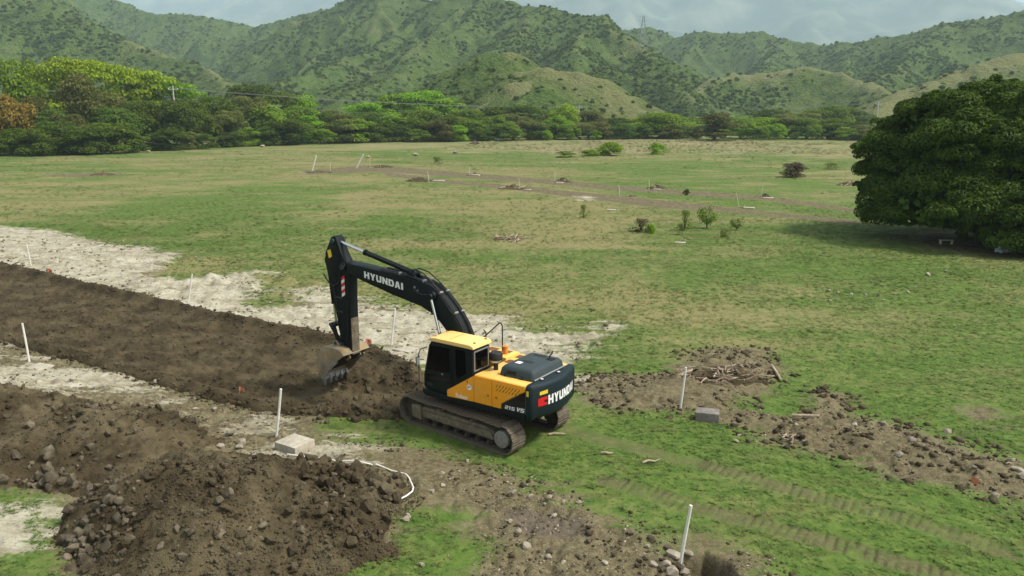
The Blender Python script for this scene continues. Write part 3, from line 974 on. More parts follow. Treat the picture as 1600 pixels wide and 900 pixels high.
def ground_pipe(name, px, label, r=0.021, mat='stake', kind='pipe'):
    pts = []
    for a, b in px:
        p = at(a, b)
        pts.append((p.x, p.y, gz(p.x, p.y) + r + 0.035))
    mb = MB().tube(pts, r, 8)
    tag(mb.build(name, M[mat], None, 0, True), label, kind)


ground_pipe('plastic_pipe', [(449, 713), (480, 717), (505, 719), (527, 721)], 'straight white pipe starting at the concrete box')
ground_pipe('plastic_pipe', [(534, 722), (555, 724), (582, 727)], 'short straight white pipe in the middle of the clod heap edge')
ground_pipe('bent_pipe', [(588, 728), (612, 735), (634, 741), (639, 748), (646, 763), (644, 768), (634, 776), (622, 783)], 'white pipe bent around the right end of the clod heap')
ground_pipe('broken_stick', [(1238, 652), (1262, 655), (1280, 656)], 'pale broken branch on the earth patch right of the debris', 0.05, 'wood_pale', 'branch')
ground_pipe('broken_stick', [(1205, 577), (1213, 585), (1220, 597)], 'curved pale branch at the right end of the debris patch', 0.045, 'wood_pale', 'branch')


def marker(px, py, s, label, rz=0.0):
    p = at(px, py)
    mb = MB()
    mb.tube([(0, 0, -0.08), (0.01, 0, s * 1.6)], 0.008, 6)
    n = 7
    V = []
    for i in range(n):
        t = i / (n - 1)
        V += [(0.01 + t * s, math.sin(t * 5) * s * .18, s * (0.75 - .25 * t)), (0.01 + t * s, math.sin(t * 5 + .4) * s * .18, s * (1.6 - .3 * t))]
    F = [(2 * i, 2 * i + 2, 2 * i + 3, 2 * i + 1) for i in range(n - 1)]
    mb.add(V, F)
    mb.add([(v[0], v[1] + .006, v[2]) for v in V], [f[::-1] for f in F])
    g = gz(p.x, p.y)
    inside = float(sdist(np.array([p.x]), np.array([p.y]), STRIP)[0])
    if inside > 0.1:
        g = float(strip_h(np.array([p.x]), np.array([p.y]))[0])
    tag(mb.build('marker_flag', M['orange'], None, loc=(p.x, p.y, g), rot=(0, 0, rz)), label, 'flag', 'orange marker flags')


marker(375, 625, 0.17, 'small orange flag at the near edge of the dark strip')
marker(572, 549, 0.24, 'orange flag on the sand right of the bucket', 0.6)
marker(75, 430, 0.3, 'orange flag at the far edge of the dark strip, left')
marker(1527, 765, 0.2, 'small orange flag on the stony bank at the right', 2.0)


# ------------------------------------------------------------------ leaves
def leaf_arrays(P, N, size, rng, aspect=0.45, fold=0.15):
    """rhombus leaves at points P, facing N"""
    n = len(P)
    N = N / (np.linalg.norm(N, axis=1)[:, None] + 1e-9)
    T = rng.normal(size=(n, 3))
    T[:, 2] -= 0.5
    T -= N * (T * N).sum(1)[:, None]
    T /= np.linalg.norm(T, axis=1)[:, None] + 1e-9
    B = np.cross(N, T)
    s = (np.asarray(size) * (0.65 + 0.7 * rng.random(n)))[:, None]
    V = np.stack([P - T * s * .5, P + B * s * aspect * .5 + N * s * fold, P + T * s * .5 - N * s * fold * .5, P - B * s * aspect * .5 + N * s * fold], 1)
    return V.reshape(-1, 3)


def leaf_mesh(name, V, mat):
    return mesh_np(name, V, np.arange(len(V)).reshape(-1, 4), mat)


def lobes_to_leaves(lobes, per_area, size, rng, inner=0.25, up=0.35, jitter=0.55, aspect=0.5):
    Ps, Ns = [], []
    for c, r in lobes:
        area = 4 * math.pi * (r[0] * r[1] + r[0] * r[2] + r[1] * r[2]) / 3
        n = max(8, int(area * per_area))
        d = rng.normal(size=(n, 3))
        d /= np.linalg.norm(d, axis=1)[:, None]
        d[:, 2] = np.where(d[:, 2] < -0.55, -d[:, 2], d[:, 2])
        k = np.where(rng.random(n) < inner, rng.uniform(0.45, 0.9, n), rng.uniform(0.86, 1.08, n))
        P = np.asarray(c) + d * np.asarray(r) * k[:, None]
        N = d / np.asarray(r) + 0
        N /= np.linalg.norm(N, axis=1)[:, None]
        N = N + rng.normal(size=(n, 3)) * jitter
        N[:, 2] += up
        Ps.append(P)
        Ns.append(N)
    return leaf_arrays(np.concatenate(Ps), np.concatenate(Ns), np.full(sum(len(p) for p in Ps), size), rng, aspect)


def limb(mb, p0, p1, r0, r1, rng, n=5, wob=0.06, sides=7):
    p0, p1 = Vector(p0), Vector(p1)
    L = (p1 - p0).length
    pts = [p0.lerp(p1, i / n) + (Vector(rng.normal(size=3)) * L * wob if 0 < i < n else Vector((0, 0, 0))) for i in range(n + 1)]
    mb.tube(pts, [r0 + (r1 - r0) * i / n for i in range(n + 1)], sides)


# crown meshes of unit size: about 1 m radius, 1 m half height, standing on z = 0 .. 2
def crown_proto(seed, style, dens=190, lsz=0.088):
    rng = np.random.default_rng(seed)
    lobes = []
    if style == 'round':
        for i in range(34):
            d = rng.normal(size=3)
            d /= np.linalg.norm(d)
            d[2] = d[2] * 0.85
            k = rng.uniform(0.45, 0.82)
            r = rng.uniform(0.2, 0.36)
            lobes.append(((d[0] * k, d[1] * k, 1.02 + d[2] * k * 1.0), (r * 1.15, r * 1.15, r * 0.72)))
    elif style == 'layer':          # flat topped, layered like a rain tree
        for i in range(36):
            a = rng.uniform(0, 6.28)
            lev = rng.choice([0.55, 0.95, 1.3, 1.65, 1.8])
            rad = rng.uniform(0.1, 0.85) * (1.0 if lev < 1.5 else 0.72)
            r = rng.uniform(0.22, 0.38)
            lobes.append(((math.cos(a) * rad, math.sin(a) * rad, lev + rng.normal(0, .08) - 0.12 * rad), (r * 1.25, r * 1.25, r * 0.42)))
    else:                            # upright bush, foliage down to the ground
        for i in range(34):
            a = rng.uniform(0, 6.28)
            z = rng.uniform(0.12, 1.85)
            rad = rng.uniform(0.2, 0.8) * math.sqrt(max(0.1, 1 - ((z - 0.7) / 1.35) ** 2))
            r = rng.uniform(0.2, 0.34)
            lobes.append(((math.cos(a) * rad, math.sin(a) * rad, z), (r, r, r * 0.8)))
    V = lobes_to_leaves(lobes, dens, lsz, rng, 0.25, 0.4, 0.6, 0.6)
    mb = MB()
    limb(mb, (0, 0, -0.25), (rng.normal(0, .05), rng.normal(0, .05), 0.75), 0.075, 0.05, rng)
    for i in range(6):
        c = lobes[int(rng.integers(len(lobes)))][0]
        limb(mb, (0, 0, 0.35 + 0.06 * i), c, 0.04, 0.012, rng)
    return V, mb


STYLES = ['round', 'layer', 'bush', 'round', 'layer', 'bush', 'round', 'bush', 'layer', 'round', 'bush', 'round']
CROWNS = []
for i, st_ in enumerate(STYLES):
    V, mb = crown_proto(300 + i, st_, *((26, 0.13) if i > 9 else ()))
    tr = bpy.data.meshes.new('trunk')
    tr.from_pydata(mb.v, [], mb.f)
    tr.materials.append(M['bark'])
    CROWNS.append((V, tr))
_cm = {}


def crown_mesh(i, mat):
    if i not in _cm:
        _cm[i] = leaf_mesh('crown', CROWNS[i][0], M[mat])
    return _cm[i]


def tree(name, x, y, z, rad, h, proto, mat, label, cat='tree', group=None, rng=random, trunk=True):
    root = new_obj(name, None, None, (x, y, z))
    tag(root, label, cat, group)
    rz = rng.uniform(0, 6.28)
    sc = (rad * rng.uniform(.92, 1.08), rad * rng.uniform(.92, 1.08), h / 2)
    c = new_obj('crown', crown_mesh(proto, mat), root, (0, 0, 0), (0, 0, rz))
    c.scale = sc
    c.material_slots[0].link = 'OBJECT'
    c.material_slots[0].material = M[mat]
    if trunk:
        t_ = new_obj('trunk', CROWNS[proto][1], root, (0, 0, 0), (0, 0, rz))
        t_.scale = sc
    return root


# ------------------------------------------------------------------ hills: crests with spurs, heights from the nearest crest
CRESTS = [  # (pixel x, pixel y, metres out) along each crest; slope; dryness
    ([(-420, -200, 900), (-250, -150, 860), (-100, -85, 830), (80, 2, 800), (160, 46, 770), (235, 78, 720), (300, 104, 660), (370, 130, 590), (430, 152, 520)], 0.62, 0.58),  # last value raised: sunshine on this left slope put into its colour
    ([(60, -60, 1500), (140, -22, 1480), (200, 8, 1450), (250, 22, 1400), (300, 20, 1380), (350, 30, 1380), (400, 39, 1380), (450, 30, 1350), (490, 20, 1300), (560, 0, 1250), (620, -18, 1200)], 0.6, 0.0),
    ([(470, 30, 1080), (520, 10, 1070), (570, -6, 1060), (620, -14, 1050), (650, 0, 1040), (668, 13, 1020), (690, 5, 1000), (722, -12, 980), (750, -4, 960), (800, 5, 930), (845, 16, 900), (885, 20, 870), (920, 22, 840), (950, 34, 800), (985, 55, 750), (1015, 80, 690), (1050, 108, 630), (1090, 140, 570), (1120, 165, 520)], 0.62, 0.45),
    ([(690, 8, 990), (620, 45, 900), (560, 78, 800), (500, 108, 700), (430, 145, 590)], 0.6, 0.15),
    ([(760, -2, 950), (705, 45, 830), (650, 85, 720), (590, 120, 620), (540, 150, 540)], 0.6, 0.2),
    ([(850, 16, 890), (815, 50, 780), (770, 80, 690), (720, 112, 600), (670, 145, 520)], 0.6, 0.3),
    ([(925, 24, 830), (915, 60, 720), (900, 95, 620), (870, 125, 540)], 0.6, 0.4),
    ([(640, 165, 455), (690, 128, 450), (735, 96, 445), (782, 77, 440), (815, 84, 435), (835, 105, 425), (850, 135, 405), (858, 165, 385)], 0.68, 0.5),
    ([(820, 135, 400), (850, 100, 395), (872, 95, 390), (900, 104, 385), (935, 127, 375), (985, 165, 360)], 0.68, 0.95),
    ([(930, 60, 1350), (970, 46, 1330), (1010, 40, 1320), (1050, 60, 1280), (1095, 48, 1250), (1140, 50, 1240), (1190, 48, 1220), (1230, 63, 1180), (1285, 68, 1130), (1330, 66, 1090), (1370, 57, 1060), (1400, 54, 1040), (1440, 42, 1010), (1500, 30, 980), (1560, 18, 960), (1600, 13, 950), (1720, -20, 930), (1850, -40, 900)], 0.58, 0.1),
    ([(1235, 64, 1170), (1205, 92, 1000), (1160, 118, 850), (1110, 148, 700)], 0.58, 0.4),
    ([(1350, 66, 1080), (1330, 100, 900), (1290, 128, 750), (1260, 150, 640)], 0.58, 0.25),
    ([(1480, 35, 985), (1440, 75, 850), (1400, 105, 730), (1360, 135, 620)], 0.58, 0.3),
    ([(1060, 165, 560), (1120, 128, 620), (1180, 108, 650), (1235, 104, 650), (1290, 112, 630), (1340, 128, 600), (1385, 148, 560)], 0.55, 0.85),
    ([(1325, 180, 425), (1390, 152, 440), (1445, 120, 455), (1500, 96, 470), (1550, 82, 480), (1600, 75, 490), (1700, 60, 500), (1850, 40, 510)], 0.6, 1.0),
    ([(1600, 120, 440), (1560, 140, 430), (1500, 170, 410)], 0.6, 0.9),
]
SEG = []
rngh = np.random.default_rng(5)
for pts, slope, dry_sunlit in CRESTS:
    if dry_sunlit < 0.85:
        dry_sunlit *= 0.65
    P = [far(a_, b_ - (8 if 880 > a_ > 470 and b_ < 30 and c_ < 1085 else 0), c_) for a_, b_, c_ in pts]
    for a, b in zip(P[:-1], P[1:]):
        SEG.append((a, b, slope, dry_sunlit, 0.0))
    # side spurs
    acc, nxt = 0.0, 25.0
    side = 1
    for a, b in zip(P[:-1], P[1:]):
        L = (b - a).xy.length
        dirn = (b - a).xy.normalized()
        while nxt < acc + L:
            t = (nxt - acc) / L
            o = a.lerp(b, t)
            if o.z > 14:
                for sgn in (1, -1):
                    nrm = Vector((-dirn.y, dirn.x)) * sgn
                    ang = rngh.normal(0, 0.35)
                    nrm = Matrix.Rotation(ang, 2) @ nrm
                    ln = o.z / 0.52 * rngh.uniform(0.75, 1.05)
                    mid = o + Vector((nrm.x, nrm.y, 0)) * ln * 0.45 + Vector((rngh.normal(0, ln * .05), rngh.normal(0, ln * .05), 0))
                    mid.z = o.z * rngh.uniform(0.66, 0.76)
                    end = o + Vector((nrm.x, nrm.y, 0)) * ln
                    end.z = o.z * 0.08
                    st0 = Vector((o.x, o.y, o.z - 3))
                    SEG.append((st0, mid, slope + 0.44, dry_sunlit * rngh.uniform(.5, 1.1), 1.0))
                    SEG.append((mid, end, slope + 0.44, dry_sunlit * rngh.uniform(.4, 1.1), 1.0))
                    # twigs off the spur
                    for tw in (0.3, 0.55, 0.8):
                        for s2 in (1, -1):
                            o2 = st0.lerp(end, tw)
                            o2.z = st0.z + (mid.z - st0.z) * min(1, tw / .45) if tw < .45 else mid.z + (end.z - mid.z) * (tw - .45) / .55
                            n2 = Matrix.Rotation(s2 * rngh.uniform(.6, 1.0), 2) @ nrm
                            l2 = ln * 0.24
                            e2 = o2 + Vector((n2.x, n2.y, 0)) * l2
                            e2.z = max(0, o2.z - l2 * 0.62)
                            SEG.append((o2 - Vector((0, 0, 1.5)), e2, slope + 0.35, dry_sunlit * .6, 2.0))
            nxt += rngh.uniform(52, 95)
        acc += L


def hill_h(x, y):
    wx = x + (fbm(x * 0.012, y * 0.012, 3, 81) - 0.5) * 46
    wy = y + (fbm(x * 0.012 + 40, y * 0.012, 3, 82) - 0.5) * 46
    best = np.full(x.shape, -20.0)
    dry = np.zeros(x.shape)
    ridge = np.zeros(x.shape)
    for a, b, sl, dr, lev in SEG:
        reach = max(a.z, b.z, 2) / sl + 30
        m = (wx > min(a.x, b.x) - reach) & (wx < max(a.x, b.x) + reach) & (wy > min(a.y, b.y) - reach) & (wy < max(a.y, b.y) + reach)
        if not m.any():
            continue
        X_, Y_ = wx[m], wy[m]
        dx, dy = b.x - a.x, b.y - a.y
        t = np.clip(((X_ - a.x) * dx + (Y_ - a.y) * dy) / (dx * dx + dy * dy + 1e-9), 0, 1)
        d = np.hypot(X_ - a.x - t * dx, Y_ - a.y - t * dy)
        z = a.z + t * (b.z - a.z) - sl * (np.sqrt(d * d + 6) - 2.4)
        k = z > best[m]
        bb, dd, rr = best[m], dry[m], ridge[m]
        bb[k], dd[k] = z[k], dr
        rr[k] = np.exp(-d[k] / 9) * (1.0 if lev < 2 else 0.6)
        best[m], dry[m], ridge[m] = bb, dd, rr
    z = best + ((fbm(x * 0.03, y * 0.03, 3, 83) - 0.5) * 6 + (fbm(x * 0.13, y * 0.13, 2, 84) - 0.5) * 4.5) * smooth(0, 30, best)
    return z - 2.0, dry, ridge


# fan shaped grid again, so that the near knolls are finer than the far ridges
hy_ = np.geomspace(330, 1750, 400)
hu = np.linspace(-0.95, 0.95, 760)
HU, HY = np.meshgrid(hu, hy_)
HX = HU * HY
hz, hdry_sunlit, hridge = hill_h(HX.ravel(), HY.ravel())
f = grid_faces(400, 760)
keep = (hz[f] > -6).any(1)
dn = hdry_sunlit * (0.45 + 0.75 * hridge) + 0.20 * hridge + (fbm(HX.ravel() * 0.02, HY.ravel() * 0.02, 4, 85) - 0.5) * 1.0  # also carries the sunshine painted on the left slope
t = NT('hill_slope')
dr = t.attr('dry')
n1, n2 = t.noise(0.09, 6, 0.65), t.noise(0.5, 4, 0.65)
fd = t.math('ADD', dr, t.math('MULTIPLY', t.math('SUBTRACT', n1, 0.5), 0.7), clamp=True)
gcol = t.mix(t.ramp(t.math('ADD', t.math('MULTIPLY', n2, .5), t.math('MULTIPLY', n1, .5)), .36, .64), (0.038, 0.074, 0.014), (0.112, 0.158, 0.036))
dcol = t.mix(n2, (0.125, 0.145, 0.050), (0.215, 0.210, 0.092))
t.bsdf(t.mix(t.ramp(fd, 0.3, 1.0), gcol, dcol), 0.95, spec=0.1, normal=t.bump(t.math('ADD', n2, n1), 1.0, 2.5))
M['hill'] = t.m
me = mesh_np('hills', np.stack([HX.ravel(), HY.ravel(), hz], 1), f[keep], M['hill'], True)
add_attr(me, 'dry', dn)
tag(new_obj('hills', me), kind='structure')

# ------------------------------------------------------------------ far blue mountain behind the hills
MT = [(-700, -150), (-300, -170), (0, -120), (200, -60), (300, -45), (420, -40), (520, -75), (700, -120), (900, -150), (1150, -170), (1350, -120), (1480, -45), (1560, -8), (1590, 8), (1640, 22), (1750, 50), (1900, 80), (2300, 120)]
mx = np.array([far(a, b, 8200.0).x for a, b in MT])
mz = np.array([far(a, b, 8200.0).z for a, b in MT])
gx = np.linspace(-13000, 13000, 420)
gy = np.linspace(3600, 12000, 200)
MX, MY = np.meshgrid(gx, gy)
top = np.interp(MX, mx, mz) * (0.96 + 0.08 * fbm(MX * 0.004, MY * 0, 3, 95))
v = (MY - 8200) / np.where(MY < 8200, 4600, 3800)
v = v + (fbm(MX * 0.0011, MY * 0.0011, 4, 96) - 0.5) * 0.35 * (np.abs(v) > 0.02)
prof = np.clip(1 - np.abs(v), 0, 1) ** 1.15
rg = 1 - np.abs(fbm(MX * 0.0014 + (MY - 8200) * 0.00025, MY * 0.00045, 4, 97) - 0.5) * 2
MZ = top * prof * (0.72 + 0.28 * rg * 1.2 * smooth(0, 0.25, np.abs(v)) + 0.28 * smooth(0.25, 0, np.abs(v))) - 25
t = NT('far_mountain')
n1 = t.noise(0.004, 6, 0.6)
t.bsdf(t.mix(t.ramp(n1, 0.4, 0.7), (0.040, 0.062, 0.042), (0.17, 0.18, 0.115)), 0.95, spec=0.1)  # lighter patches put sunlit slopes into the mountain's colour
me = mesh_np('mountain', np.stack([MX.ravel(), MY.ravel(), MZ.ravel()], 1), grid_faces(200, 420), t.m, True)
tag(new_obj('mountain', me), kind='structure')


# ------------------------------------------------------------------ points carrying copies of one small mesh (only for masses nobody could count)
def point_mass(name, P, scales, proto_mesh, label, cat, seed, tilt=0.15):
    me = bpy.data.meshes.new(name)
    me.vertices.add(len(P))
    me.vertices.foreach_set('co', np.asarray(P, np.float32).ravel())
    add_attr(me, 'size', scales)
    o = tag(new_obj(name, me), label, cat, kind='stuff')
    src = bpy.data.objects.new(name + '_tuft', proto_mesh)
    ng = bpy.data.node_groups.new(name + '_scatter', 'GeometryNodeTree')
    ng.interface.new_socket('Geometry', in_out='INPUT', socket_type='NodeSocketGeometry')
    ng.interface.new_socket('Geometry', in_out='OUTPUT', socket_type='NodeSocketGeometry')
    N, L = ng.nodes, ng.links
    gi, go = N.new('NodeGroupInput'), N.new('NodeGroupOutput')
    inst = N.new('GeometryNodeInstanceOnPoints')
    oi = N.new('GeometryNodeObjectInfo')
    oi.inputs['Object'].default_value = src
    oi.inputs['As Instance'].default_value = True
    rv = N.new('FunctionNodeRandomValue')
    rv.data_type = 'FLOAT_VECTOR'
    rv.inputs[0].default_value = (-tilt, -tilt, 0)
    rv.inputs[1].default_value = (tilt, tilt, 6.283)
    rv.inputs['Seed'].default_value = seed
    na = N.new('GeometryNodeInputNamedAttribute')
    na.data_type = 'FLOAT'
    na.inputs['Name'].default_value = 'size'
    L.new(gi.outputs[0], inst.inputs['Points'])
    L.new(oi.outputs['Geometry'], inst.inputs['Instance'])
    L.new(rv.outputs[0], inst.inputs['Rotation'])
    L.new(na.outputs[0], inst.inputs['Scale'])
    L.new(inst.outputs[0], go.inputs[0])
    md = o.modifiers.new('scatter', 'NODES')
    md.node_group = ng
    return o


# forest on the hills
rngf = np.random.default_rng(21)


def mini_crown(seed):
    rng = np.random.default_rng(seed)
    lobes = []
    for i in range(9):
        a = rng.uniform(0, 6.28)
        k = rng.uniform(0.1, 0.65)
        r = rng.uniform(0.3, 0.5)
        lobes.append(((math.cos(a) * k, math.sin(a) * k, rng.uniform(0.35, 1.0)), (r, r, r * 0.75)))
    return lobes_to_leaves(lobes, 11, 0.42, rng, 0.15, 0.5, 0.5, 0.75)


n = 300000
uu = rngf.uniform(-0.80, 0.80, n)
yf = np.exp(rngf.uniform(math.log(340), math.log(1600), n))
xf = uu * yf
zf, df, rf = hill_h(xf, yf)
dens = smooth(0.75, 0.05, df * (0.45 + 0.75 * rf) + (fbm(xf * 0.02, yf * 0.02, 4, 85) - 0.5) * 1.0 + (rngf.random(n) - 0.5) * 0.25)
dens = dens * (0.04 + 0.96 * smooth(0.42, 0.56, fbm(xf * 0.045, yf * 0.03, 4, 88)))
keepf = (zf > 0.5) & (rngf.random(n) < (dens * 0.95 + 0.05) * (1.0 - 0.5 * rf))
xf, yf, zf, df = xf[keepf], yf[keepf], zf[keepf], df[keepf]
PF = np.stack([xf, yf, zf - 1.0], 1)
szf = (0.8 + 1.9 * rngf.random(len(xf)) ** 2.5) * (0.7 + 0.3 * smooth(340, 800, yf))
for k in range(3):
    sel = (np.arange(len(xf)) % 3) == k
    point_mass('hill_forest', PF[sel], szf[sel], leaf_mesh('hill_forest_crown', mini_crown(40 + k), M['forest']), 'dense green scrub forest covering the hills', 'forest', k)
# flat scrub between the tree line and the hills
n = 8200
xb = rngf.uniform(-330, 330, n)
yb_ = rngf.uniform(335, 640, n)
m = np.abs(xb / yb_) < 0.76
zb, _, _ = hill_h(xb, yb_)
m &= zb < 1.5
point_mass('scrub', np.stack([xb, yb_, np.zeros(n)], 1)[m], rngf.uniform(2.0, 5.5, n)[m], leaf_mesh('scrub_crown', mini_crown(50), M['leaf_0']), 'green scrub on the flat land before the hills', 'scrub', 9)

# ------------------------------------------------------------------ the tree line at the end of the meadow
COLN = {'leaf_0': 'mid green', 'leaf_1': 'olive grey-green', 'leaf_2': 'bright green', 'leaf_3': 'sunlit-coloured yellow-green', 'leaf_4': 'rusty orange', 'leaf_5': 'dark green'}
ORD = ['first', 'second', 'third', 'fourth', 'fifth', 'sixth', 'seventh', 'eighth', 'ninth', 'tenth', 'eleventh', 'twelfth', 'thirteenth', 'fourteenth', 'fifteenth', 'sixteenth', 'seventeenth', 'eighteenth', 'nineteenth', 'twentieth',
       'twenty-first', 'twenty-second', 'twenty-third', 'twenty-fourth', 'twenty-fifth', 'twenty-sixth', 'twenty-seventh', 'twenty-eighth', 'twenty-ninth', 'thirtieth', 'thirty-first', 'thirty-second', 'thirty-third', 'thirty-fourth', 'thirty-fifth',
       'thirty-sixth', 'thirty-seventh', 'thirty-eighth', 'thirty-ninth', 'fortieth', 'forty-first', 'forty-second', 'forty-third', 'forty-fourth', 'forty-fifth', 'forty-sixth', 'forty-seventh', 'forty-eighth', 'forty-ninth', 'fiftieth']


def edge_dist(px):
    return float(np.interp(px, [-120, 0, 150, 300, 480, 600, 760, 900, 1000, 1340, 1700], [172, 180, 192, 216, 250, 265, 276, 288, 300, 285, 270]))


# (pixel x, extra metres behind the edge, pixel y of the top, half width in pixels, crown, leaves)
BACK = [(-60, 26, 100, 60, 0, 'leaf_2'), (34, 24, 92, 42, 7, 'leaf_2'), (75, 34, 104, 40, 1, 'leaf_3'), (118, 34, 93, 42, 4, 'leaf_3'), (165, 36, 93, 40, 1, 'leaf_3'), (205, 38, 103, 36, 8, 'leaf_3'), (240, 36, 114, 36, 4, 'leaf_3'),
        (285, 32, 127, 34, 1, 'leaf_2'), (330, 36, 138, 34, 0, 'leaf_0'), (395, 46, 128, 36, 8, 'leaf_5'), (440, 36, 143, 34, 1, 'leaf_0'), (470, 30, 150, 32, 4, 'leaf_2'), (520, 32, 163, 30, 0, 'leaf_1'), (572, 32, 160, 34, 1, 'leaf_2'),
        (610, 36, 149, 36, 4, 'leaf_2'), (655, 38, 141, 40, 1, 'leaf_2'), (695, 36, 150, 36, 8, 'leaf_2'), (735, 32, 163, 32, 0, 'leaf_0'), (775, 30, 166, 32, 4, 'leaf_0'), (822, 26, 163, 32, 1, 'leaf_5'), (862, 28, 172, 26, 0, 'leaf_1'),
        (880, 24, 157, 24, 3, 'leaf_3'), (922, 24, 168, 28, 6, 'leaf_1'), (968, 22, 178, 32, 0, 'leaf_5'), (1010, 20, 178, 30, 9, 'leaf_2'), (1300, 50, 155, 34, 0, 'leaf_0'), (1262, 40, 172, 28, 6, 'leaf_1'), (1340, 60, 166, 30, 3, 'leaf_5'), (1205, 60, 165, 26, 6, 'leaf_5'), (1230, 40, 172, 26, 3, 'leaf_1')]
FRONT = [(-70, 4, 140, 50, 2, 'leaf_5'), (8, 2, 130, 34, 0, 'leaf_4'), (45, 10, 150, 40, 5, 'leaf_1'), (80, 6, 172, 40, 2, 'leaf_5'), (128, 14, 104, 46, 3, 'leaf_1'), (112, 2, 178, 36, 5, 'leaf_1'), (175, 4, 160, 40, 6, 'leaf_5'), (165, 16, 128, 40, 0, 'leaf_1'), (215, 8, 148, 42, 9, 'leaf_0'),
         (262, 4, 150, 44, 3, 'leaf_5'), (300, 6, 158, 40, 2, 'leaf_0'), (338, 12, 142, 36, 6, 'leaf_5'), (350, 2, 172, 36, 5, 'leaf_1'), (385, 8, 150, 40, 7, 'leaf_1'), (420, 2, 165, 40, 2, 'leaf_0'), (460, 10, 155, 36, 0, 'leaf_0'), (478, 3, 180, 34, 7, 'leaf_2'),
         (512, 6, 172, 36, 3, 'leaf_5'), (545, 2, 178, 36, 5, 'leaf_1'), (580, 6, 170, 38, 6, 'leaf_5'), (612, 2, 178, 38, 2, 'leaf_0'), (648, 6, 165, 42, 9, 'leaf_0'), (684, 2, 178, 38, 7, 'leaf_5'), (718, 5, 175, 34, 0, 'leaf_0'), (748, 2, 190, 28, 5, 'leaf_2'), (772, 2, 182, 30, 2, 'leaf_0'),
         (805, 4, 174, 38, 3, 'leaf_1'), (838, 0, 190, 28, 7, 'leaf_5'), (868, 4, 182, 30, 2, 'leaf_2'), (905, 2, 188, 32, 6, 'leaf_1'), (940, 0, 190, 30, 5, 'leaf_1'), (985, 2, 194, 30, 2, 'leaf_2'), (1038, 4, 171, 44, 9, 'leaf_2'), (1120, -18, 178, 36, 4, 'leaf_1'),
         (1070, 8, 192, 30, 7, 'leaf_0'), (1160, 4, 182, 26, 3, 'leaf_0'), (1190, 10, 177, 34, 0, 'leaf_2'), (1228, 12, 174, 30, 6, 'leaf_1'), (1262, 8, 180, 32, 9, 'leaf_0'), (1300, 4, 186, 34, 2, 'leaf_0'), (1345, 2, 190, 36, 7, 'leaf_5')]
rt = random.Random(3)
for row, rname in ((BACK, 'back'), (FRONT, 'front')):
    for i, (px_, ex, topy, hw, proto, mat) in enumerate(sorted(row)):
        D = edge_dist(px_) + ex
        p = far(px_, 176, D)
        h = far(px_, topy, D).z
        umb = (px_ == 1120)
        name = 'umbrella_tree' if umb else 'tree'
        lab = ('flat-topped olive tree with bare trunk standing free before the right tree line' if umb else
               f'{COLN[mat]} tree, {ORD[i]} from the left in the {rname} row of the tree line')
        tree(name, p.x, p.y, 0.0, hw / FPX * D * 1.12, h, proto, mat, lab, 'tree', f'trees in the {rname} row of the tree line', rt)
# low shrubs along the foot of the tree line
SHR = []
for px_ in list(range(-40, 1000, 30)) + list(range(1010, 1360, 26)):
    q = px_ + rt.uniform(-9, 9)
    SHR.append((q, rt.uniform(-9, -2), rt.uniform(4.0, 8.0) if px_ < 700 else rt.uniform(2.6, 6.0), rt.choice(['leaf_0', 'leaf_5', 'leaf_1', 'leaf_2' if px_ > 500 else 'leaf_5'])))
for i, (q, ex, h, mat) in enumerate(sorted(SHR)):
    D = edge_dist(q) + ex
    p = far(q, 176, D)
    tree('shrub', p.x, p.y, 0.0, h * rt.uniform(.8, 1.2), h, rt.choice([2, 5, 7]), mat, f'{COLN[mat]} shrub, {ORD[i]} from the left along the foot of the tree line', 'shrub', 'shrubs along the foot of the tree line', rt, False)

# shrubs and saplings out in the meadow
for (px_, py_, hw, hpx, proto, mat, lab) in [
        (952, 243, 26, 16, 2, 'leaf_2', 'largest bright green bush of the row at the far end of the meadow'),
        (920, 244, 18, 8, 5, 'leaf_2', 'low bright bush just left of the largest far bush'),
        (885, 246, 20, 8, 7, 'leaf_0', 'low green bush at the left end of the far bush row'),
        (1028, 241, 17, 14, 5, 'leaf_2', 'round bright green bush standing alone at the far end of the meadow'),
        (1242, 277, 24, 19, 2, 'leaf_dead', 'dark brownish bush alone in the right far meadow'),
        (911, 341, 8, 18, 10, 'leaf_0', 'single small green sapling left of the sapling group'),
        (1104, 357, 15, 40, 11, 'leaf_0', 'tallest sapling in the middle of the meadow'),
        (1070, 360, 13, 28, 10, 'leaf_0', 'loose green sapling just left of the tallest sapling'),
        (1150, 359, 10, 20, 11, 'leaf_5', 'dark little sapling right of the tallest sapling'),
        (1062, 366, 8, 14, 10, 'leaf_1', 'low tuft of leaves at the foot of the loose green sapling'),
        (1132, 370, 8, 16, 11, 'leaf_1', 'thin low shrub below the dark little sapling'),
        (1002, 362, 20, 18, 10, 'leaf_dead', 'reddish brown dead bush left of the saplings'),
        (1018, 364, 9, 11, 2, 'leaf_2', 'bright green tuft at the right side of the dead bush'),
        (1072, 304, 7, 8, 5, 'leaf_1', 'tiny shrub on the far brown earth line'),
        (685, 257, 12, 9, 10, 'leaf_1', 'low sparse weed clump in the far middle of the meadow'),
        (1300, 265, 16, 8, 10, 'leaf_1', 'low sparse weed clump right of the dark brownish bush')]:
    p = at(px_, py_)
    s = p.y / FPX * 1.03
    tree('sapling' if hpx > 13 and hw < 18 else 'bush', p.x, p.y, gz(p.x, p.y) - hpx * s * (0.1 if hpx > 16 else 0.55), hw * s, hpx * s * (1.2 if hpx > 16 else 1.75), proto, mat, lab, 'sapling' if hpx > 13 and hw < 18 else 'bush', None, rt, hpx > 16)


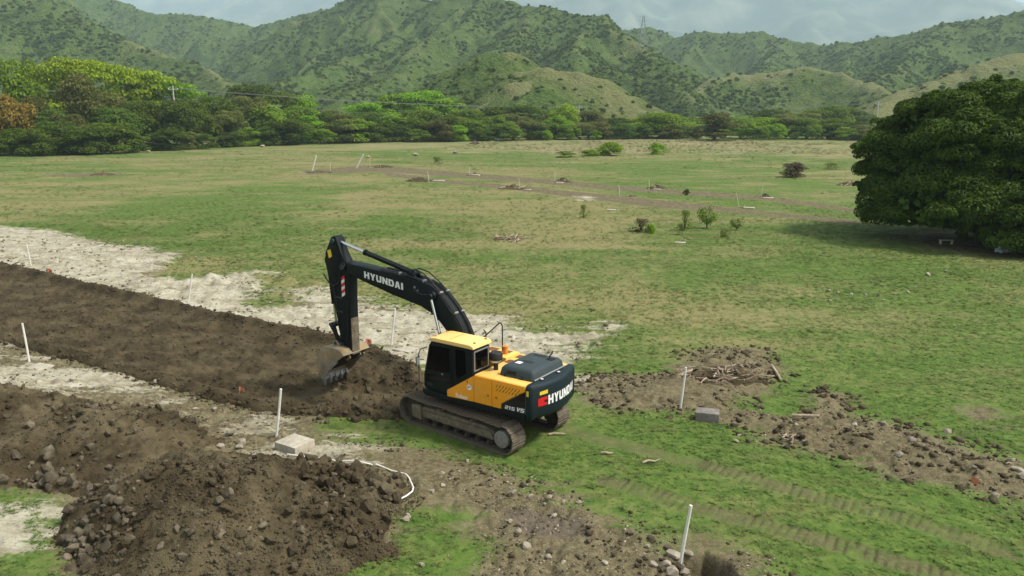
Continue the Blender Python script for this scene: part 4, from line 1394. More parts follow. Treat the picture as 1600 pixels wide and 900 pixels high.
# ------------------------------------------------------------------ heaps of cut branches and debris
def brush_pile(name, px, py, wpx, hpx, n, label, mat='wood', soil=0.5, rsize=1.0, cat='brush pile', ls=1.0):
    p = at(px, py)
    s = p.y / FPX
    W, H = wpx * s / 2, hpx * s
    rng = np.random.default_rng(int(px * 7 + py))
    root = new_obj(name, None, None, (p.x, p.y, gz(p.x, p.y)))
    tag(root, label, cat)
    if soil:
        g = 33
        xs = np.linspace(-1, 1, g)
        A, B = np.meshgrid(xs, xs)
        rr = np.sqrt(A ** 2 + B ** 2)
        Z = H * soil * np.clip(1 - rr, 0, 1) ** 0.8 * (0.5 + fbm(A * 3 + px, B * 3, 3, 7)) - 0.08 + 0.12 * (fbm(A * 7 + px, B * 7, 2, 9) - .5)
        Z = np.where(rr > 0.9, -0.2, Z)
        gv = ground_h(p.x + A.ravel() * W, p.y + B.ravel() * W * 0.55) - gz(p.x, p.y)
        fc = grid_faces(g, g)
        me = mesh_np('soil', np.stack([A.ravel() * W, B.ravel() * W * 0.55, Z.ravel() + gv], 1), fc[(rr.ravel()[fc] < 1.02).all(1)], M['mound'], True)
        new_obj('soil', me, root)
    for i in range(n):
        a = rng.uniform(0, 6.28)
        k = rng.random() ** 0.6
        c = Vector((math.cos(a) * W * k * .8, math.sin(a) * W * .5 * k, H * (1 - k) * rng.uniform(.3, 1)))
        L = W * rng.uniform(0.25, 0.75) * ls
        th, el = rng.uniform(0, 6.28), rng.normal(0, 0.28)
        d = Vector((math.cos(th) * math.cos(el), math.sin(th) * .8 * math.cos(el), math.sin(el)))
        q0, q1 = c - d * L / 2, c + d * L / 2
        q0.z, q1.z = max(q0.z, 0.02), max(q1.z, 0.02)
        mb = MB()
        r = rng.uniform(.018, .05) * rsize
        limb(mb, q0, q1, r, r * .6, rng, 3, 0.03, 5)
        mb.build('stick', M['wood_pale' if rng.random() < .4 else 'wood'], root, 0, True)


brush_pile('brush_pile', 800, 374, 74, 12, 34, 'heap of dry brown branches alone in the middle of the grass', soil=0, rsize=1.5)
brush_pile('brush_pile', 1325, 289, 40, 14, 22, 'pale heap of cut branches beside the big round tree', soil=0.5, rsize=1.6)
for (px_, py_, wp, hp, nn, lab) in [(655, 283, 52, 8, 16, 'widest far heap of earth and twigs, left of the boom line'), (742, 273, 26, 6, 10, 'small far heap of earth and twigs above the boom'),
                                    (595, 261, 50, 4, 8, 'flat far heap by the strongly leaning stake'), (498, 269, 50, 4, 8, 'flat far heap at the foot of the leftmost thick stake'),
                                    (800, 295, 60, 6, 14, 'long low heap of twigs on the brown earth line'), (880, 284, 32, 8, 14, 'small heap with twigs at the mid field slab'),
                                    (1027, 294, 36, 8, 16, 'twiggy far heap in the middle right of the meadow'), (1196, 308, 24, 8, 14, 'rightmost small heap before the big round tree'),
                                    (160, 273, 46, 5, 10, 'flat dark heap in the left far meadow'), (985, 307, 24, 4, 6, 'tiny dark heap right of the lone thin stake'),
                                    (1160, 325, 26, 3, 6, 'tiny flat heap at the foot of the leaning thin stake'), (742, 225, 20, 7, 6, 'small heap at the far end of the meadow')]:
    brush_pile('debris_heap', px_, py_, wp, hp, nn, lab, soil=0.8, rsize=1.7, cat='debris heap')
brush_pile('debris_heap', 1130, 594, 190, 12, 64, 'wide heap of roots, sticks and earth behind the grey concrete block', soil=0.75, rsize=0.9, ls=0.5, cat='debris heap')
brush_pile('debris_heap', 1240, 690, 60, 8, 16, 'small heap of root wood on the stony bank', soil=0.4, rsize=0.8, cat='debris heap')
for (px_, py_, L, lab) in [(870, 682, .5, 'pale splinter of wood lying behind the counterweight'), (1018, 724, .55, 'pale splinter lying in the grass between the ruts'), (948, 711, .35, 'short pale splinter in the grass right of the excavator')]:
    p = at(px_, py_)
    mb = MB()
    limb(mb, (-L / 2, 0, .05), (L / 2, .06, .06), .035, .02, np.random.default_rng(px_), 3, .04, 6)
    tag(mb.build('wood_splinter', M['wood_pale'], None, 0, True, loc=(p.x, p.y, gz(p.x, p.y)), rot=(0, 0, random.uniform(-.5, .3))), lab, 'wood piece')
# two pale round stones, a bag and blocks far out
for (px_, py_, r, lab) in [(649, 244, 1.0, 'white boulder far out in the meadow, left of the pair'), (712, 240, 0.8, 'white boulder far out in the meadow, right of the pair'), (575, 246, .6, 'grey white lump beside the strongly leaning stake'),
                           (150, 238, .9, 'white boulder at the foot of the left tree line'), (163, 240, .7, 'smaller white boulder at the foot of the left tree line'), (410, 230, .9, 'white boulder at the foot of the middle tree line'), (232, 238, .7, 'white boulder between the left and middle tree line')]:
    p = at(px_, py_)
    o = new_obj('boulder', random.choice(PALE), None, (p.x, p.y, r * .4), (0, 0, random.uniform(0, 6)))
    o.scale = (r, r, r * .9)
    tag(o, lab, 'boulder')

# ------------------------------------------------------------------ the big round mango tree
rngm = np.random.default_rng(77)
TX, TY = 37.5, 60.5
root = tag(new_obj('mango_tree', None, None, (TX, TY, 0)), 'huge dark green dome-shaped tree at the right edge, crown down to the ground', 'tree')
lob = []
big = [((0.5, 0, 5.6), (7.6, 8.0, 5.6)), ((-5.4, -3.4, 2.8), (3.9, 4.2, 3.0)), ((-5.0, 1.5, 5.6), (3.9, 4.2, 3.6)), ((-1.6, -6.4, 2.2), (4.4, 3.8, 3.4)), ((4.2, -6.4, 2.0), (5.0, 4.2, 3.6)),
       ((-0.6, -1.0, 7.9), (4.8, 5.0, 3.3)), ((5.5, 1.0, 7.0), (5.0, 5.0, 3.7)), ((-6.4, -1.0, 2.5), (2.8, 3.4, 2.3)), ((1.5, -5.2, 5.8), (4.2, 3.6, 2.8)), ((-4.0, -3.4, 6.6), (3.4, 3.2, 2.6)), ((-4.4, -0.6, 8.0), (3.4, 3.6, 2.6))]
for c, r in big:
    n = int(r[0] * r[2] * 2.1)
    pts = []
    while len(pts) < n:
        d = rngm.normal(size=3)
        d /= np.linalg.norm(d)
        if d[2] < -0.62 or d[1] > 0.75:
            continue
        q = np.array(c) + d * np.array(r) * rngm.uniform(0.86, 1.02)
        if any(np.sum(((q - np.array(c2)) / np.array(r2)) ** 2) < 0.62 for c2, r2 in big if c2 != c):
            continue
        if q[2] < 0.55:
            continue
        pts.append(q)
        k = rngm.uniform(0.75, 1.5)
        lob.append((q, (k * 1.15, k * 1.15, k * 0.62)))
for i in range(260):                                     # loose twigs that break the outline
    q, r = lob[int(rngm.integers(len(lob)))]
    d = rngm.normal(size=3)
    d /= np.linalg.norm(d)
    d[2] = abs(d[2])
    k = rngm.uniform(0.25, 0.5)
    lob.append((np.array(q) + d * np.array(r) * rngm.uniform(1.0, 1.3), (k, k, k * .7)))
V = lobes_to_leaves(lob, 78, 0.25, rngm, 0.15, 0.35, 0.5, 0.42)
new_obj('crown', leaf_mesh('crown', V, M['leaf_mango']), root)
# leaves deeper inside, larger and sparser
V = lobes_to_leaves([(c, tuple(x * 0.86 for x in r)) for c, r in big], 9, 0.75, rngm, 0.5, 0.2, 0.6, 0.55)
V = V.reshape(-1, 4, 3)
V = V[V[:, :, 2].min(1) > 0.25].reshape(-1, 3)
new_obj('inner_foliage', leaf_mesh('inner_foliage', V, M['leaf_mango']), root)
mb = MB()
limb(mb, (0, 0, -0.4), (0.2, 0.1, 3.0), 0.75, 0.55, rngm, 5, 0.02, 12)
for i in range(11):
    a = i * 0.571 + rngm.normal(0, .2)
    limb(mb, (0.1, 0.1, 2.2 + 0.08 * i), (math.cos(a) * 6, math.sin(a) * 6, 3.2 + 4 * rngm.random()), 0.32, 0.07, rngm, 6, 0.04, 8)
mb.build('trunk', M['bark'], root, 0, True)

# things under the tree
p = at(1567, 394)
cr = tag(new_obj('plastic_crate', None, None, (p.x, p.y, gz(p.x, p.y)), (0, 0, .3)), 'pale blue white plastic crate at the shaded foot of the round tree', 'crate')
mc = plain('pale_plastic', (0.55, 0.62, 0.66), 0.5, var=.1)
MB().box(-.42, .42, -.3, .3, 0, .05).build('bottom', mc, cr)
for (x0, x1, y0, y1) in ((-.42, .42, -.3, -.27), (-.42, .42, .27, .3), (-.42, -.39, -.27, .27), (.39, .42, -.27, .27)):
    mb = MB()
    for k in range(4):
        mb.box(x0, x1, y0, y1, .052 + k * .125, .15 + k * .125)
    mb.build('side_wall', mc, cr)
p = at(1478, 382)
bn = tag(new_obj('low_bench', None, None, (p.x, p.y, gz(p.x, p.y)), (0, 0, -.1)), 'low whitish wooden bench in the shade under the round tree', 'bench')
MB().box(-.5, .5, -.14, .14, .32, .37).build('seat', M['stake_dull'], bn)
for sx in (-.4, .4):
    MB().box(sx - .04, sx + .04, -.11, .11, 0, .318).build('leg', M['stake_dull'], bn)

# ------------------------------------------------------------------ power pylon on the ridge, wooden power poles and wires
steel = plain('galvanised_steel', (0.30, 0.32, 0.33), 0.5, 0.6)
pt = far(1004, 76, 715)
hb = float(hill_h(np.array([pt.x]), np.array([pt.y]))[0][0])
py_ = tag(new_obj('power_pylon', None, None, (pt.x, pt.y, hb - 1)), 'thin steel lattice pylon on the crest right of the middle', 'pylon')
HP = far(1004, 24, 715).z - hb + 1


def pw(z):
    return 3.6 * (1 - z / HP) + 0.5


for sx in (-1, 1):
    for sy in (-1, 1):
        MB().tube([(sx * pw(0), sy * pw(0), 0), (sx * pw(HP * .6), sy * pw(HP * .6), HP * .6), (sx * .45, sy * .45, HP)], 0.16, 5).build('leg', steel, py_)
mb = MB()
lv = [HP * k for k in (0, .2, .38, .53, .66, .77, .87, .95)]
for z0, z1 in zip(lv[:-1], lv[1:]):
    for s in (-1, 1):
        for (p0, p1) in (((-1, s), (1, s)), ((1, s), (-1, s)), ((s, -1), (s, 1)), ((s, 1), (s, -1))):
            mb.tube([(p0[0] * pw(z0), p0[1] * pw(z0), z0), (p1[0] * pw(z1), p1[1] * pw(z1), z1)], 0.08, 4)
mb.build('brace', steel, py_)
for z_ in (.72, .84, .95):
    MB().tube([(-4.2, 0, HP * z_), (0, 0, HP * z_ + .8), (4.2, 0, HP * z_)], .12, 4).build('cross_arm', steel, py_)

grey_pole = plain('weathered_pole', (0.55, 0.53, 0.48), 0.85, var=.15)


def power_pole(px, topy, D, label, h_extra=0):
    t_ = far(px, topy, D)
    o = tag(new_obj('power_pole', None, None, (t_.x, t_.y, 0)), label, 'power pole')
    MB().tube([(0, 0, -.5), (0, 0, t_.z * .5), (0, 0, t_.z)], [.24, .2, .15], 8).build('pole', grey_pole, o, 0, True)
    MB().box(-1.3, 1.3, -.08, .08, t_.z - .75, t_.z - .55).build('cross_arm', grey_pole, o)
    for sx in (-1.2, 0, 1.2):
        MB().tube([(sx, 0, t_.z - .55 if sx else t_.z), (sx, 0, t_.z - .25 if sx else t_.z + .3)], .09, 6).build('insulator', M['stake'], o)
    return t_


pa = power_pole(1373, 160, 300, 'grey power pole left above the big round tree')
pb = power_pole(270, 136, 214, 'grey power pole top showing above the left trees')
pc = power_pole(905, 166, 330, 'grey power pole hidden among the middle trees')
cable = plain('cable', (0.18, 0.18, 0.18), 0.6)
for k, (A, B) in enumerate(((pc, pa), (pb, pc))):
    for sx in (-1.2, 1.2):
        q0, q1 = Vector((A.x + sx, A.y, A.z - .25)), Vector((B.x + sx, B.y, B.z - .25))
        n = 16
        pts = [q0.lerp(q1, i / n) - Vector((0, 0, 4 * 1.6 * (i / n) * (1 - i / n))) for i in range(n + 1)]
        tag(MB().tube(pts, 0.035, 4, False).build('power_wire', cable, None, 0, True),
            ('nearer ' if sx < 0 else 'farther ') + ('wire from the pole by the round tree leftwards' if k == 0 else 'wire running to the pole above the left trees'), 'wire', 'power wires')


# ------------------------------------------------------------------ the excavator (x forward, y to its left, z up)
def paint(name, color, rough, dirt, amt, coat=0.3, low=0.0):
    t = NT(name)
    vec = t.objco()
    n = t.noise(2.2, 6, 0.65, vec=vec)
    n2 = t.noise(14, 4, 0.65, vec=vec)
    f = t.math('MULTIPLY', t.ramp(t.math('ADD', t.math('MULTIPLY', n, .65), t.math('MULTIPLY', n2, .35)), 0.45, 0.72), amt)
    c = t.mix(f, color, dirt)
    r = t.math('ADD', rough, t.math('MULTIPLY', n, .25))
    t.bsdf(c, r, 0, 0.5 if coat > .1 else 0.18, t.bump(n2, 0.12, 0.004), coat)
    return t.m


DIRT = (0.20, 0.16, 0.11)
E_Y = paint('machine_yellow', (0.95, 0.375, 0.008), 0.36, (0.50, 0.33, 0.12), 0.5)
E_Y2 = paint('paler_machine_yellow', (0.93, 0.54, 0.12), 0.4, (0.6, 0.42, 0.18), 0.35)  # paler than the side panel yellow; for house, tanks and toolbox
E_ROOF = paint('sky_sheen_yellow_roof', (0.96, 0.62, 0.20), 0.4, (0.8, 0.55, 0.25), 0.3)  # sky reflected on the cab roof, put into a paler yellow
E_D = paint('machine_charcoal', (0.0045, 0.0085, 0.0095), 0.42, (0.03, 0.03, 0.026), 0.25, 0.05)
E_CW = paint('counterweight_charcoal', (0.011, 0.022, 0.028), 0.45, (0.035, 0.037, 0.035), 0.25, 0.05)
E_G = paint('hood_grey', (0.040, 0.056, 0.060), 0.5, (0.09, 0.07, 0.065), 0.25, 0.05)
E_BL = plain('black_rubber', (0.012, 0.012, 0.012), 0.6, var=.2)
E_VENT = plain('vent_black', (0.006, 0.006, 0.006), 0.7)
E_GL = plain('tinted_glass', (0.002, 0.0025, 0.003), 0.08, spec=0.12)
E_CH = plain('chrome_rod', (0.85, 0.85, 0.86), 0.18, 1.0)
E_TR = plain('muddy_track_steel', (0.13, 0.105, 0.075), 0.75, 0.1, var=.3, dirt=(0.22, 0.175, 0.12), dirt_amt=.7, scale=4, bumpd=.005)
E_FR = plain('muddy_frame', (0.13, 0.105, 0.07), 0.85, var=.2, dirt=(0.24, 0.195, 0.13), dirt_amt=.8, scale=2.5, bumpd=.006)
E_FRD = plain('muddy_dark', (0.05, 0.04, 0.03), 0.9, var=.3, dirt=(0.12, 0.09, 0.06), dirt_amt=.6, scale=4)
E_HUB = plain('grey_hub', (0.24, 0.23, 0.21), 0.65, var=.15, dirt=(0.14, 0.11, 0.08), dirt_amt=.5, scale=5)
E_BK = plain('worn_bucket_steel', (0.27, 0.225, 0.155), 0.7, 0.0, var=.35, dirt=(0.34, 0.225, 0.07), dirt_amt=1.0, scale=1.6, bumpd=.004)
E_BI = plain('bucket_inside', (0.035, 0.027, 0.02), 0.9, var=.3)
E_TO = plain('bucket_tooth_steel', (0.34, 0.32, 0.29), 0.5, 0.6, var=.2, dirt=(0.12, 0.09, 0.06), dirt_amt=.5, scale=6)
E_W = plain('white_decal', (0.85, 0.85, 0.83), 0.5)
E_R = plain('red_decal', (0.65, 0.012, 0.015), 0.45)
E_YD = plain('yellow_decal', (0.86, 0.60, 0.03), 0.5)
E_LAMP = plain('lamp_glass', (0.7, 0.7, 0.68), 0.15)
E_ST = plain('antislip_brown', (0.16, 0.075, 0.035), 0.8, var=.2)
E_OR = plain('orange_pipe', (0.62, 0.22, 0.03), 0.6, var=.15)
E_SEAM = plain('window_frame_grey', (0.20, 0.20, 0.19), 0.5)

EX = tag(new_obj('excavator', None, None, (XC, YC, 0.0), (0, 0, BODY_YAW)), 'yellow and charcoal tracked excavator digging at the end of the dark strip', 'excavator')
TRK = (0, 0, TRACK_YAW - BODY_YAW)

GL = {
    'H': [[(0, 0), (.33, 0), (.33, 1), (0, 1)], [(.67, 0), (1, 0), (1, 1), (.67, 1)], [(.33, .38), (.67, .38), (.67, .62), (.33, .62)]],
    'Y': [[(0, 1), (.36, 1), (.5, .68), (.5, .42), (.33, .42)], [(1, 1), (.67, .42), (.5, .42), (.5, .68), (.64, 1)][::1], [(.33, 0), (.67, 0), (.67, .42), (.33, .42)]],
    'U': [[(0, .27), (.33, .27), (.33, 1), (0, 1)], [(.67, .27), (1, .27), (1, 1), (.67, 1)], [(.14, 0), (.86, 0), (1, .27), (0, .27)]],
    'N': [[(0, 0), (.31, 0), (.31, 1), (0, 1)], [(.69, 0), (1, 0), (1, 1), (.69, 1)], [(.31, .52), (.69, 0), (.69, .48), (.31, 1)]],
    'D': [[(0, 0), (.33, 0), (.33, 1), (0, 1)], [(.33, .77), (.66, .77), (.8, 1), (.33, 1)], [(.33, 0), (.8, 0), (.66, .23), (.33, .23)], [(.66, .23), (.8, 0), (1, .24), (1, .76), (.8, 1), (.66, .77)]],
    'A': [[(0, 0), (.33, 0), (.5, .62), (.5, 1), (.31, 1)], [(.67, 0), (1, 0), (.69, 1), (.5, 1), (.5, .62)], [(.385, .2), (.615, .2), (.56, .4), (.44, .4)]],
    'I': [[(0, 0), (1, 0), (1, 1), (0, 1)]],
    '2': [[(0, .8), (1, .8), (1, 1), (0, 1)], [(.66, .6), (1, .6), (1, .8), (.66, .8)], [(0, .4), (1, .4), (1, .6), (0, .6)], [(0, .2), (.34, .2), (.34, .4), (0, .4)], [(0, 0), (1, 0), (1, .2), (0, .2)]],
    '1': [[(.3, 0), (.75, 0), (.75, 1), (.3, 1)], [(0, .72), (.3, .72), (.3, 1), (.1, .92)]],
    '5': [[(0, .8), (1, .8), (1, 1), (0, 1)], [(0, .6), (.34, .6), (.34, .8), (0, .8)], [(0, .4), (1, .4), (1, .6), (0, .6)], [(.66, .2), (1, .2), (1, .4), (.66, .4)], [(0, 0), (1, 0), (1, .2), (0, .2)]],
    'V': [[(0, 1), (.33, 1), (.5, .42), (.5, 0), (.34, 0)], [(1, 1), (.66, 0), (.5, 0), (.5, .42), (.67, 1)]],
}
GL['S'] = GL['5']
GW = {'I': .36, '1': .75}


def lettering(name, s, fmap, mat, parent, w=.86, gap=.13, depth=None, slant=0.0):
    """flat block letters; fmap(u, v) gives the surface point, u runs 0..1 over the word, v 0..1 over its height"""
    tot = sum(w * GW.get(c, 1) + gap for c in s) - gap
    mb = MB()
    o = 0.0
    for c in s:
        cw = w * GW.get(c, 1)
        for poly in GL[c]:
            V = [fmap((o + x * cw + slant * y) / tot, y) for x, y in poly]
            mb.add(V, [tuple(range(len(V)))])
        o += cw + gap
    me = bpy.data.meshes.new(name)
    me.from_pydata(mb.v, [], mb.f)
    me.materials.append(mat)
    return new_obj(name, me, parent)


def cyl_y(mb, x, z, r, y0, y1, sides=20):
    mb.tube([(x, y0, z), (x, y1, z)], r, sides)


# --- undercarriage
mb = MB().box(-.95, .95, -.85, .85, .42, .86)
mb.prism([(-.6, .55), (.6, .55), (.5, .92), (-.5, .92)], -.55, .55)
mb.build('chassis', E_FRD, EX, .03, rot=TRK)
MB().tube([(0, 0, .90), (0, 0, 1.07)], .66, 28).build('slew_ring', E_FRD, EX, 0, True)
IDX, SPX, RT, ZC = 1.87, -1.80, 0.425, 0.455
shoe_mb = MB().box(-.098, .098, -.3, .3, -.012, .012)
for gx_ in (-.085, 0, .085):
    shoe_mb.box(gx_ - .009, gx_ + .009, -.3, .3, .0125, .034)
shoe0 = shoe_mb.build('track_shoe', E_TR)
shoe_me = shoe0.data
bpy.data.objects.remove(shoe0)


def track_path(n):
    L = IDX - SPX
    arc = math.pi * RT
    per = 2 * L + 2 * arc
    out = []
    for i in range(n):
        s = per * i / n
        if s < L:                                      # bottom run, rear to front
            x, z, a = SPX + s, ZC - RT, math.pi
        elif s < L + arc:
            t = (s - L) / RT
            x, z, a = IDX + RT * math.sin(t), ZC - RT * math.cos(t), math.pi - t
        elif s < 2 * L + arc:
            t = (s - L - arc) / L
            sag = 0.045 * math.sin(math.pi * ((t * 2.6) % 1.0)) * (1 if 0.02 < t < .98 else 0)
            x, z, a = IDX - t * L, ZC + RT - sag, 0
        else:
            t = (s - 2 * L - arc) / RT
            x, z, a = SPX - RT * math.sin(t), ZC + RT * math.cos(t), -t
        out.append((x, z, a))
    return out


for s in (1, -1):
    yc = 1.12 * s
    mb = MB()
    mb.prism([(-1.42, .30), (1.42, .30), (1.55, .42), (1.5, .62), (1.1, .66), (-1.1, .66), (-1.48, .58)], yc - .17, yc + .17)
    mb.prism([(-1.50, .36), (1.30, .36), (1.34, .54), (-1.36, .58)], yc + s * .175, yc + s * .235)
    fr = mb.build('track_frame', E_FR, EX, .02, rot=TRK)
    for (x, z, a) in track_path(49):
        o = new_obj('track_shoe', shoe_me, fr, (x, yc, z), (0, a, 0))
    # chain of links inside the shoes
    ch = track_path(98)
    mb = MB()
    V, F = [], []
    for (x, z, a) in ch:
        nx, nz = math.sin(a), math.cos(a)
        for (yy_, dp) in ((-.11, .015), (.11, .015), (.11, .085), (-.11, .085)):
            V.append((x - nx * dp, yc + yy_, z - nz * dp))
    n = len(ch)
    for i in range(n):
        j = (i + 1) % n
        for k in range(4):
            F.append((i * 4 + k, i * 4 + (k + 1) % 4, j * 4 + (k + 1) % 4, j * 4 + k))
    mb.add(V, F).build('track_chain', E_FRD, fr)
    mb = MB()
    cyl_y(mb, IDX, ZC, .335, yc - .09, yc + .09, 24)
    cyl_y(mb, IDX, ZC, .12, yc - .2, yc + .2, 14)
    mb.build('idler', E_FRD, fr, 0, True)
    mb = MB().prism([(1.40, .22), (1.78, .27), (1.80, .66), (1.44, .70)], yc + s * .13, yc + s * .26)
    mb.build('idler_guard', E_FR, fr, .03)
    mb = MB()
    n = 21
    prof = []
    for i in range(n * 2):
        t = 2 * math.pi * i / (n * 2)
        r = .345 if i % 2 else .30
        prof.append((SPX + r * math.cos(t), ZC + r * math.sin(t)))
    mb.prism(prof, yc - .045, yc + .045)
    mb.build('sprocket', E_FRD, fr)
    mb = MB()
    cyl_y(mb, SPX, ZC, .255, yc + s * .05, yc + s * .27, 28)
    hub = mb.build('final_drive', E_HUB, fr, .02)
    mb = MB()
    for k in range(10):
        t = 2 * math.pi * k / 10
        cyl_y(mb, SPX + .19 * math.cos(t), ZC + .19 * math.sin(t), .017, yc + s * .268, yc + s * .288, 6)
    cyl_y(mb, SPX, ZC, .05, yc + s * .268, yc + s * .283, 10)
    mb.build('hub_bolts', E_HUB, fr)
    for k in range(7):
        mb = MB()
        x = -1.25 + k * .43
        cyl_y(mb, x, .20, .085, yc - .12, yc + .12, 14)
        cyl_y(mb, x, .20, .045, yc - .2, yc + s * .205, 8)
        mb.build('track_roller', E_FRD, fr, 0, True)
    for x in (-.65, .65):
        mb = MB()
        cyl_y(mb, x, .735, .07, yc - .1, yc + .12, 14)
        cyl_y(mb, x, .735, .04, yc + s * .1, yc + s * .25, 10)
        mb.box(x - .05, x + .05, yc - .08, yc + .08, .60, .69)
        mb.build('carrier_roller', E_FR, fr, 0, True)

# --- upper frame and house
MB().prism([(-2.34, 1.06), (1.35, 1.06), (1.46, 1.14), (1.46, 1.248), (-2.34, 1.248)], -1.22, 1.22).build('upper_frame', E_D, EX, .03)
house = MB().box(-2.36, -.56, -1.20, 1.20, 1.25, 2.10).build('engine_house', E_Y2, EX, .035)
# right hand tanks and toolbox
tank = MB().box(-.545, .75, -1.20, -.42, 1.25, 2.16).build('tank_box', E_Y2, EX, .04)
MB().box(.76, 1.42, -1.18, -.45, 1.25, 1.62).build('tool_box', E_Y2, EX, .04)
for (x0, x1, y0, y1, z) in ((-.35, -.05, -1.08, -.86, 2.164), (.15, .5, -1.08, -.78, 2.164), (-.85, -.62, -1.05, -.78, 2.104), (-.80, -.62, -.5, -.2, 2.104), (-1.1, -.95, -.1, .1, 2.104), (.85, 1.3, -1.05, -.6, 1.624)):
    MB().box(x0, x1, y0, y1, z - .01, z + .006).build('antislip_plate', E_ST, EX)
MB().tube([(-.28, -.75, 2.15), (-.28, -.75, 2.38)], .085, 16).build('filler_neck', E_OR, EX, .015)
MB().tube([(-.28, -.75, 2.381), (-.28, -.75, 2.42)], .10, 16).build('filler_cap', E_OR, EX, .01)
# centre well where the boom stands
MB().box(-.5, 1.15, -.40, .31, 1.25, 1.55).build('boom_seat', E_D, EX, .02)

# left side: panels with open seams
MB().prism([(-.555, 1.255), (.455, 1.215), (.46, 1.40), (.42, 1.44), (.22, 1.56), (-.50, 2.02), (-.555, 2.05)], 1.125, 1.232).build('side_panel', E_Y, EX, .012)
d1 = MB().prism([(-.572, 1.26), (-1.205, 1.262), (-1.205, 2.085), (-.572, 2.075)], 1.202, 1.236).build('side_door', E_Y, EX, .01)
d2 = MB().prism([(-1.222, 1.262), (-1.535, 1.264), (-1.535, 1.432), (-2.345, 1.955), (-2.345, 2.09), (-1.222, 2.085)], 1.202, 1.236).build('side_door', E_Y, EX, .01)
MB().prism([(-1.552, 1.264), (-2.345, 1.266), (-2.345, 1.935), (-1.552, 1.424)], 1.202, 1.232).build('black_panel', plain('gloss_black_panel', (.006, .006, .007), .3), EX, .008)
for r_ in range(2):
    for k in range(8):
        x = -1.40 - k * .108 - r_ * .01
        z = 1.925 - r_ * .115
        MB().prism([(x + .03, z - .048), (x + .055, z - .048), (x - .015, z + .045), (x - .04, z + .045)], 1.2365, 1.239).build('vent_slot', plain('slot_brown', (.10, .035, .004), .7) if k == 0 and r_ == 0 else bpy.data.materials['slot_brown'], d2)
for (dd, x) in ((d1, -1.07), (d2, -1.37)):
    MB().box(x - .07, x + .07, 1.2365, 1.243, 1.50, 1.63).build('latch_plate', E_Y, dd, .003)
    MB().box(x - .045, x + .03, 1.2435, 1.246, 1.535, 1.60).build('latch', plain('latch_dark', (.35, .16, .01), .6), dd)
MB().box(-.335, -.305, 1.2325, 1.236, 1.80, 1.88).build('keyhole', E_VENT, EX)
mb = MB()
mb.tube([(-.39, 1.2325, 1.67), (-.39, 1.2345, 1.67)], .088, 20)
stk = mb.build('round_sticker', E_W, EX)
for (x, z, r) in ((-.36, 1.67, .028), (-.42, 1.69, .02)):
    MB().tube([(x, 1.2345, z), (x, 1.2355, z)], r, 10).build('sticker_print', plain('sticker_grey', (.12, .12, .12), .5), stk)
cu = bpy.data.curves.new('model_lettering', 'FONT')
cu.body = 'Robex'
cu.size = .17
cu.offset = .004
cu.materials.append(E_W)
tmp_o = new_obj('model_lettering', cu)
bpy.context.view_layer.update()
me = bpy.data.meshes.new_from_object(tmp_o.evaluated_get(bpy.context.evaluated_depsgraph_get()))
bpy.data.objects.remove(tmp_o)
new_obj('model_lettering', me, EX, (.13, 1.2335, 1.275), (R(90), 0, R(180)))
lettering('number_lettering', '215', lambda u_, v_: (-1.67 - u_ * .33, 1.2345, 1.305 + v_ * .105), E_W, EX, slant=.12)
lettering('series_lettering', 'VS', lambda u_, v_: (-2.05 - u_ * .27, 1.2345, 1.315 + v_ * .12), E_W, EX, slant=.25, gap=.06)
MB().box(-2.31, -1.60, 1.2325, 1.234, 1.262, 1.268).build('trim_line', E_G, EX)


# --- counterweight: curved plan lofted through four levels
def cw_outline(inset):
    pts = [(-2.365, 1.22 - inset), (-2.46, 1.22 - inset), (-2.53 + inset * .3, 1.19 - inset), (-2.575 + inset * .7, 1.12 - inset)]
    for k in range(17):
        y = 1.0 - 2.0 * k / 16
        pts.append((-2.80 + .21 * y * y + inset, y * (1 - inset * .9)))
    pts += [(x, -y) for x, y in pts[3::-1]]
    return pts


def cw_top(x, y):
    return 2.125 + 0.0 * x


mb = MB()
V, F = [], []
LEV = [(1.06, .14), (1.13, .05), (1.24, .0), (2.0, .0), (2.075, .02), (2.12, .07), (2.13, .13)]
for z, ins in LEV:
    V += [(x, y, z) for x, y in cw_outline(ins)]
n = len(cw_outline(0))
for l_ in range(len(LEV) - 1):
    for i in range(n):
        j = (i + 1) % n
        F.append((l_ * n + i, l_ * n + j, (l_ + 1) * n + j, (l_ + 1) * n + i))
F.append(tuple(range(n)))
F.append(tuple((len(LEV) - 1) * n + i for i in range(n)))
cw = mb.add(V, F).build('counterweight', E_CW, EX, 0, True)


def rear(y, z, off=.006):
    return (-2.80 + .21 * y * y - off, y, z)


lettering('brand_lettering', 'HYUNDAI', lambda u_, v_: rear(.60 - 1.50 * u_, 1.465 + .275 * v_), E_W, cw, w=.84, gap=.12)
mb = MB()
for poly in ([(.95, 1.475), (.86, 1.475), (.86, 1.72), (.95, 1.70)], [(.86, 1.475), (.64, 1.475), (.64, 1.555), (.86, 1.555)], [(.86, 1.635), (.64, 1.635), (.64, 1.73), (.86, 1.72)], [(.86, 1.555), (.74, 1.555), (.74, 1.635), (.86, 1.635)]):
    mb.add([rear(y, z) for y, z in poly], [(0, 1, 2, 3)])
mb.build('brand_emblem', E_R, cw)
MB().add([rear(y, z, .005) for y, z in ((.90, 1.80), (.62, 1.81), (.62, 1.92), (.90, 1.90))], [(0, 1, 2, 3)]).build('reflector', E_YD, cw)
MB().box(-2.47, -2.40, 1.2225, 1.226, 1.82, 1.98).build('reflector', E_YD, cw)
